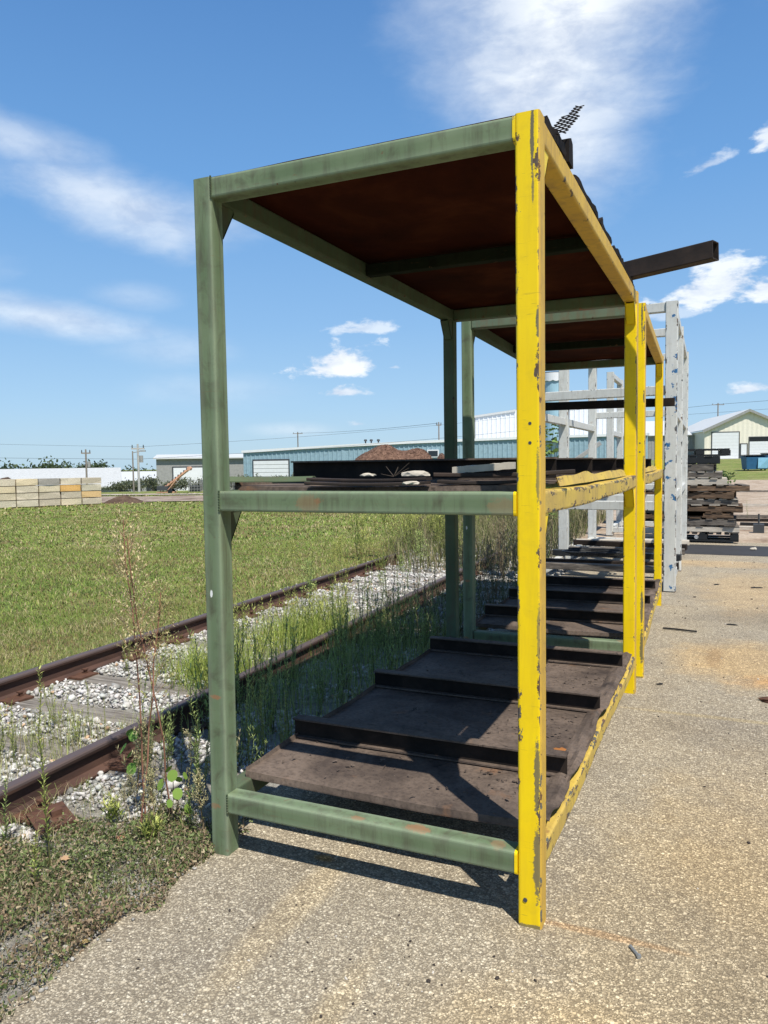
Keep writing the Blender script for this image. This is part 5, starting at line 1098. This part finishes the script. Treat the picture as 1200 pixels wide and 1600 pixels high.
def pole(x, y, top, label, arm=0., zb=None, lamp=False, mat=POLEW, r=.11, xf=True, rz=.5):
    zb = ground_h(x, y)-.1 if zb is None else zb; root = empty('utility_pole', (x, y, zb), rz, label, 'utility pole'); H_ = top-zb
    mb = MB(); mb.cyl((0, 0, 0), (0, 0, H_), r, r*.7, n=10); mb.build('pole_shaft', mat, root)
    if arm: mb = MB(); mb.box(-arm, arm, -.05, .05, H_-.35, H_-.25); mb.build('crossarm', mat, root)
    if arm:
        for s_ in (-1, 0, 1): mb = MB(); mb.cyl((s_*arm*.85, 0, H_-.25), (s_*arm*.85, 0, H_-.05), .045, .03, n=6); mb.build('insulator', DARKG, root)
    if xf: mb = MB(); mb.cyl((.2, 0, H_*.62), (.2, 0, H_*.62+.45), .12, n=10); mb.build('transformer', MIDG, root)
    if lamp: mb = MB(); mb.tube((0, 0, H_-.1), (.55, 0, H_), .05, .05, (0, 0, 1), .01); mb.box(.45, .8, -.09, .09, H_-.04, H_+.05); mb.build('lamp_head', MIDG, root)
    return root
pole(-45.4, 43.0, 2.98, 'utility pole rising behind the right end of the block wall', .35, rz=.8, r=.085)
pole(-33.54, 35.13, 2.53, 'slim pole with a small lamp, left of the taller pale pole', 0, lamp=True, xf=False, r=.055)
pole(-34.66, 36.86, 3.03, 'pale utility pole with crossarm in the middle of the left field', .42, r=.085, mat=simple('pale_pole', (.42, .41, .39), .9))
pole(-71.3, 119.5, 7.6, 'distant utility pole above the blue building roof', .9, r=.14)
pole(-25.35, 68.6, 5.55, 'pole with a white dish above the blue building near the rear green posts', .25, r=.09, xf=True)
pole(-1.15, 140.3, 11.1, 'distant utility pole over the cream building roof', 1.1, zb=1.5, xf=False, r=.13)
def wire(p, q, sag, r, label):
    mb = MB(); n = 14; P_ = [Vector(p).lerp(Vector(q), k/n)-Vector((0, 0, 4*sag*(k/n)*(1-k/n))) for k in range(n+1)]
    for a, b in zip(P_, P_[1:]): mb.cyl(a, b, r, r, 4)
    tag(mb.build('power_line', DARKG), label, 'power line', 'overhead power lines')
wire((-90, 20, 4.0), (-34.66, 36.86, 2.05), .2, .012, 'lower power line running left from the pale pole'); wire((-34.66, 36.86, 2.05), (-10, 60, 4.5), .25, .012, 'lower power line running right from the pale pole')
wire((-95, 22, 6), (-34.66, 36.86, 2.85), .3, .009, 'upper power line running left from the pale pole'); wire((-34.66, 36.86, 2.85), (-8, 62, 6.0), .35, .009, 'upper power line running right from the pale pole')
wire((-71.3, 119.5, 7.4), (-25.35, 68.6, 5.45), .25, .02, 'power line between the two poles over the blue building')
wire((-30, 150, 10.4), (-1.15, 140.3, 10.9), .3, .03, 'power line left of the pole over the cream building'); wire((-1.15, 140.3, 10.9), (30, 130, 12.2), .3, .03, 'power line right of the pole over the cream building'); wire((-30, 150, 9.3), (40, 128, 10.6), .3, .025, 'lowest power line over the cream building roof')
def conveyor():
    root = empty('conveyor', (-30.16, 34.27, -.05), .35, 'rusty orange mobile conveyor raised at an angle on the gravel', 'conveyor')
    a, b = Vector((-.25, 0, .25)), Vector((1.35, 0, 1.42)); mb = MB()
    mb.tube(a, b, .32, .12, (0, 0, 1), .02); mb.build('belt_frame', ORNG, root)
    for k in range(9): c = a.lerp(b, (k+.5)/9); mb = MB(); mb.box(c.x-.03, c.x+.03, -.19, .19, c.z+.06, c.z+.13); mb.build('roller', DARKG, root)
    mb = MB(); mb.cyl((1.38, -.17, 1.45), (1.38, .17, 1.45), .12, n=12); mb.build('head_drum', ORNG, root)
    mb = MB(); mb.box(-.55, .1, -.28, .28, .16, .42); mb.build('hopper', DARKG, root)
    mb = MB()
    for s_ in (-.2, .2): mb.cyl((.0, s_, .05), (.75, s_, .95), .035, n=6); mb.cyl((-.35, s_, .05), (-.35, s_, .2), .04, n=6); mb.box(-.6, .5, s_-.03, s_+.03, .02, .09)
    mb.build('undercarriage', ORNG, root)
    for s_ in (-.26, .26): mb = MB(); mb.cyl((.25, s_-.05, .12), (.25, s_+.05, .12), .13, n=14); mb.build('wheel', BLACKP, root)
conveyor()
def cage(x, y, s_, label, white=False):
    root = empty('wire_cage', (x, y, ground_h(x, y)-.06), .4, label, 'cage', 'wire cages by the conveyor'); mb = MB()
    for i in range(5):
        for j in range(5):
            if 0 < i < 4 and 0 < j < 4: continue
            mb.cyl(((i/4-.5)*s_, (j/4-.5)*s_*.8, 0), ((i/4-.5)*s_, (j/4-.5)*s_*.8, s_*.95), .012, n=4)
    for k in range(5):
        z = s_*.95*k/4; c = [(-.5, -.4), (.5, -.4), (.5, .4), (-.5, .4)]
        for a, b in zip(c, c[1:]+c[:1]): mb.cyl((a[0]*s_, a[1]*s_, z), (b[0]*s_, b[1]*s_, z), .012, n=4)
    mb.build('wire_frame', MIDG, root)
    box_bevel('drum' if white else 'load', (-.4*s_, .4*s_, -.32*s_, .32*s_, .02, s_*(.9 if white else .55)), WHITEW if white else DARKG, root)
cage(-29.9, 36.6, .75, 'wire cage with dark load right of the conveyor'); cage(-29.1, 37.0, .62, 'wire cage holding a white container', True); cage(-28.3, 37.3, .75, 'wire cage beside the white container'); cage(-27.4, 37.8, .85, 'rightmost wire cage, next to the green post')
def person(x, y, z, rz, label):
    me = bpy.data.meshes.new('person'); 
    J = [((0, 0, .92), .13), ((0, 0, 1.15), .12), ((0, 0, 1.38), .14), ((0, 0, 1.5), .06), ((0, 0, 1.62), .095), ((.1, 0, .88), .09), ((.12, .02, .48), .065), ((.12, 0, .06), .045), ((-.1, 0, .88), .09), ((-.12, .02, .48), .065), ((-.12, 0, .06), .045), ((.2, 0, 1.4), .06), ((.26, .02, 1.12), .045), ((.24, -.1, .9), .035), ((-.2, 0, 1.4), .06), ((-.26, .02, 1.12), .045), ((-.24, -.1, .9), .035), ((.12, -.12, .03), .04), ((-.12, -.12, .03), .04), ((0, 0, 1.72), .08)]
    Ed = [(0, 1), (1, 2), (2, 3), (3, 4), (4, 19), (0, 5), (5, 6), (6, 7), (7, 17), (0, 8), (8, 9), (9, 10), (10, 18), (2, 11), (11, 12), (12, 13), (2, 14), (14, 15), (15, 16)]
    return None
# low scrub and bushes beyond the poles, cars
def bush(x, y, w, h, label, n=900, c=(.10, .12, .06), name='bush', group=None, z=None, cat='bush'):
    root = empty(name, (x, y, ground_h(x, y)-.08 if z is None else z), 0, label, cat, group); rg = np.random.default_rng(int(abs(x*17+y*31)))
    nc = 9; cc = np.stack([rg.normal(0, w*.28, nc), rg.normal(0, w*.2, nc), rg.uniform(.25, .8, nc)*h], 1); k = rg.integers(0, nc, n); P_ = cc[k]+rg.normal(0, 1, (n, 3))*np.array([w*.16, w*.16, h*.16]); P_[:, 2] = np.clip(P_[:, 2], .02, h*1.1)
    n0 = n; s_ = rg.uniform(.034, .075, n)*max(w, h)*.7; q = np.array([(-1, -.6, 0), (1, -.5, .2), (.7, .6, 0), (-.8, .5, -.2)]); V = np.einsum('nij,kj->nki', rotm(n, rg), q)*s_[:, None, None]+P_[:, None]
    col = np.array(c)[None]*rg.uniform(.5, 1.5, (n, 1)); npmesh('crown', V.reshape(-1, 3), np.arange(n*4).reshape(n, 4), PLANT, np.repeat(col, 4, 0), root)
    mb = MB(); [mb.cyl((0, 0, 0), (cc[j][0]*.8, cc[j][1]*.8, cc[j][2]), .012*max(w, h)*.8, .004*max(w, h), 5) for j in range(nc)]; mb.build('trunk', BARK, root); return root
for k, px in enumerate(np.linspace(0, 1, 15)):
    if k < 2: continue
    x = -45+(-37+45)*px*1.75; y = 42.5+px*10.5; bush(x, y, 1.5, .95+.2*math.sin(k*2.1), 'grey green scrub bush along the fence line beyond the poles', 700, (.13, .145, .085), group='scrub bushes beyond the poles', z=-.35)
bush(.25, 42.5, 1.6, 1.0, 'dark green bush at the edge of the right hand grass', 1200, (.08, .13, .04))
for k in range(9): bush(-11.5+1.3*k, 25.5+.5*k, 1.8, .9+.2*math.sin(k*1.7), 'weedy bush on the rough ground behind the racks', 700, (.11, .13, .055), group='weedy bushes behind the racks')
def tree(x, y, h, w, label, group=None, z=None, n=1500, c=(.07, .10, .045)):
    z = ground_h(x, y)-.1 if z is None else z; root = empty('tree', (x, y, z), 0, label, 'tree', group); rg = np.random.default_rng(int(abs(x*7+y*3)))
    mb = MB(); mb.cyl((0, 0, 0), (0, 0, h*.6), h*.035, h*.018, 7); nc = 24
    cc = np.stack([rg.normal(0, w*.27, nc), rg.normal(0, w*.22, nc), h*rg.uniform(.25, .85, nc)], 1)
    for j in range(nc): mb.cyl((0, 0, h*.3), tuple(cc[j]), h*.012, h*.004, 5)
    mb.build('trunk', BARK, root); k = rg.integers(0, nc, n); P_ = cc[k]+rg.normal(0, 1, (n, 3))*np.array([w*.12, w*.12, h*.085])
    s_ = rg.uniform(.22, .48, n)*h/12; q = np.array([(-1, -.6, 0), (1, -.5, .2), (.7, .6, 0), (-.8, .5, -.2)]); V = np.einsum('nij,kj->nki', rotm(n, rg), q)*s_[:, None, None]+P_[:, None]
    col = np.array(c)[None]*rg.uniform(.5, 1.6, (n, 1)); npmesh('crown', V.reshape(-1, 3), np.arange(n*4).reshape(n, 4), PLANT, np.repeat(col, 4, 0), root)
rgt = random.Random(2)
for k in range(16):
    az = -50.6+.82*k+rgt.uniform(-.15, .15); d = 300+rgt.uniform(-12, 12); a = R(az); x, y = CAM.x+d*math.sin(a), CAM.y+d*math.cos(a)
    tree(x, y, (15.5 if k < 9 else 12.5)+rgt.uniform(-1.6, 1.2), 11, 'dark green tree of the distant tree line at far left', 'distant tree line', n=2000)
for az, d, h in ((-32.2, 160, 8.6), (-31.4, 162, 8.2), (-38.5, 260, 12), (-36.6, 280, 12.5), (-35.2, 210, 10.2)):
    a = R(az); x, y = CAM.x+d*math.sin(a), CAM.y+d*math.cos(a); tree(x, y, h, 9, 'distant green tree between the pale warehouses and the blue building', 'distant scattered trees', n=1500)
# parked vehicles far away
def vehicle(x, y, z, rz, body, label, cat, boxy=False):
    root = empty('parked_'+cat, (x, y, z), rz, label, cat, None); mb = MB()
    prof = [(-2.2, .35), (2.2, .35), (2.25, .85), (1.2, 1.0), (.7, 1.55), (-1.0, 1.6), (-1.7, 1.05), (-2.25, .95)] if not boxy else [(-2.6, .4), (2.6, .4), (2.6, 1.1), (2.0, 1.3), (1.6, 2.1), (-2.6, 2.2)]
    mb.prism([(a, -.85, b) for a, b in prof], (0, 0, 0), (0, 1.7, 0)); mb.build('body', body, root)
    w = [(-.95, 1.08), (1.05, 1.05), (.66, 1.48), (-.85, 1.5)] if not boxy else [(1.0, 1.35), (1.85, 1.3), (1.52, 1.95), (1.0, 1.95)]
    mb = MB(); mb.prism([(a, -.856, b) for a, b in w], (0, 0, 0), (0, -.01, 0)); mb.prism([(a, .856, b) for a, b in w], (0, 0, 0), (0, .01, 0)); mb.build('side_window', GLASS, root)
    for sx in (-1.4, 1.4):
        for sy in (-.8, .8): mb = MB(); mb.cyl((sx, sy-.1, .33), (sx, sy+.1, .33), .33, n=14); mb.build('wheel', BLACKP, root)
VP = [dl(105, -39.8), dl(104, -35.4)]
vehicle(VP[0][0], VP[0][1], ground_h(*VP[0])-.05, .3, WHITEW, 'small white truck parked far off just right of the block wall', 'truck', True); vehicle(VP[1][0], VP[1][1], ground_h(*VP[1])-.05, .5, MIDG, 'grey car parked far off behind the pole line', 'car')
mb = MB(); mb.cyl((0, 0, 0), (0, 0, 1.6), .9, 1.0, n=14); mb.cyl((0, 0, 1.6), (0, 0, 2.0), 1.0, .3, n=14); o = mb.build('storage_tank', DARKG); o.location = (*dl(92, -27.5), -1.85); tag(o, 'dark round tank before the long white warehouse', 'tank')
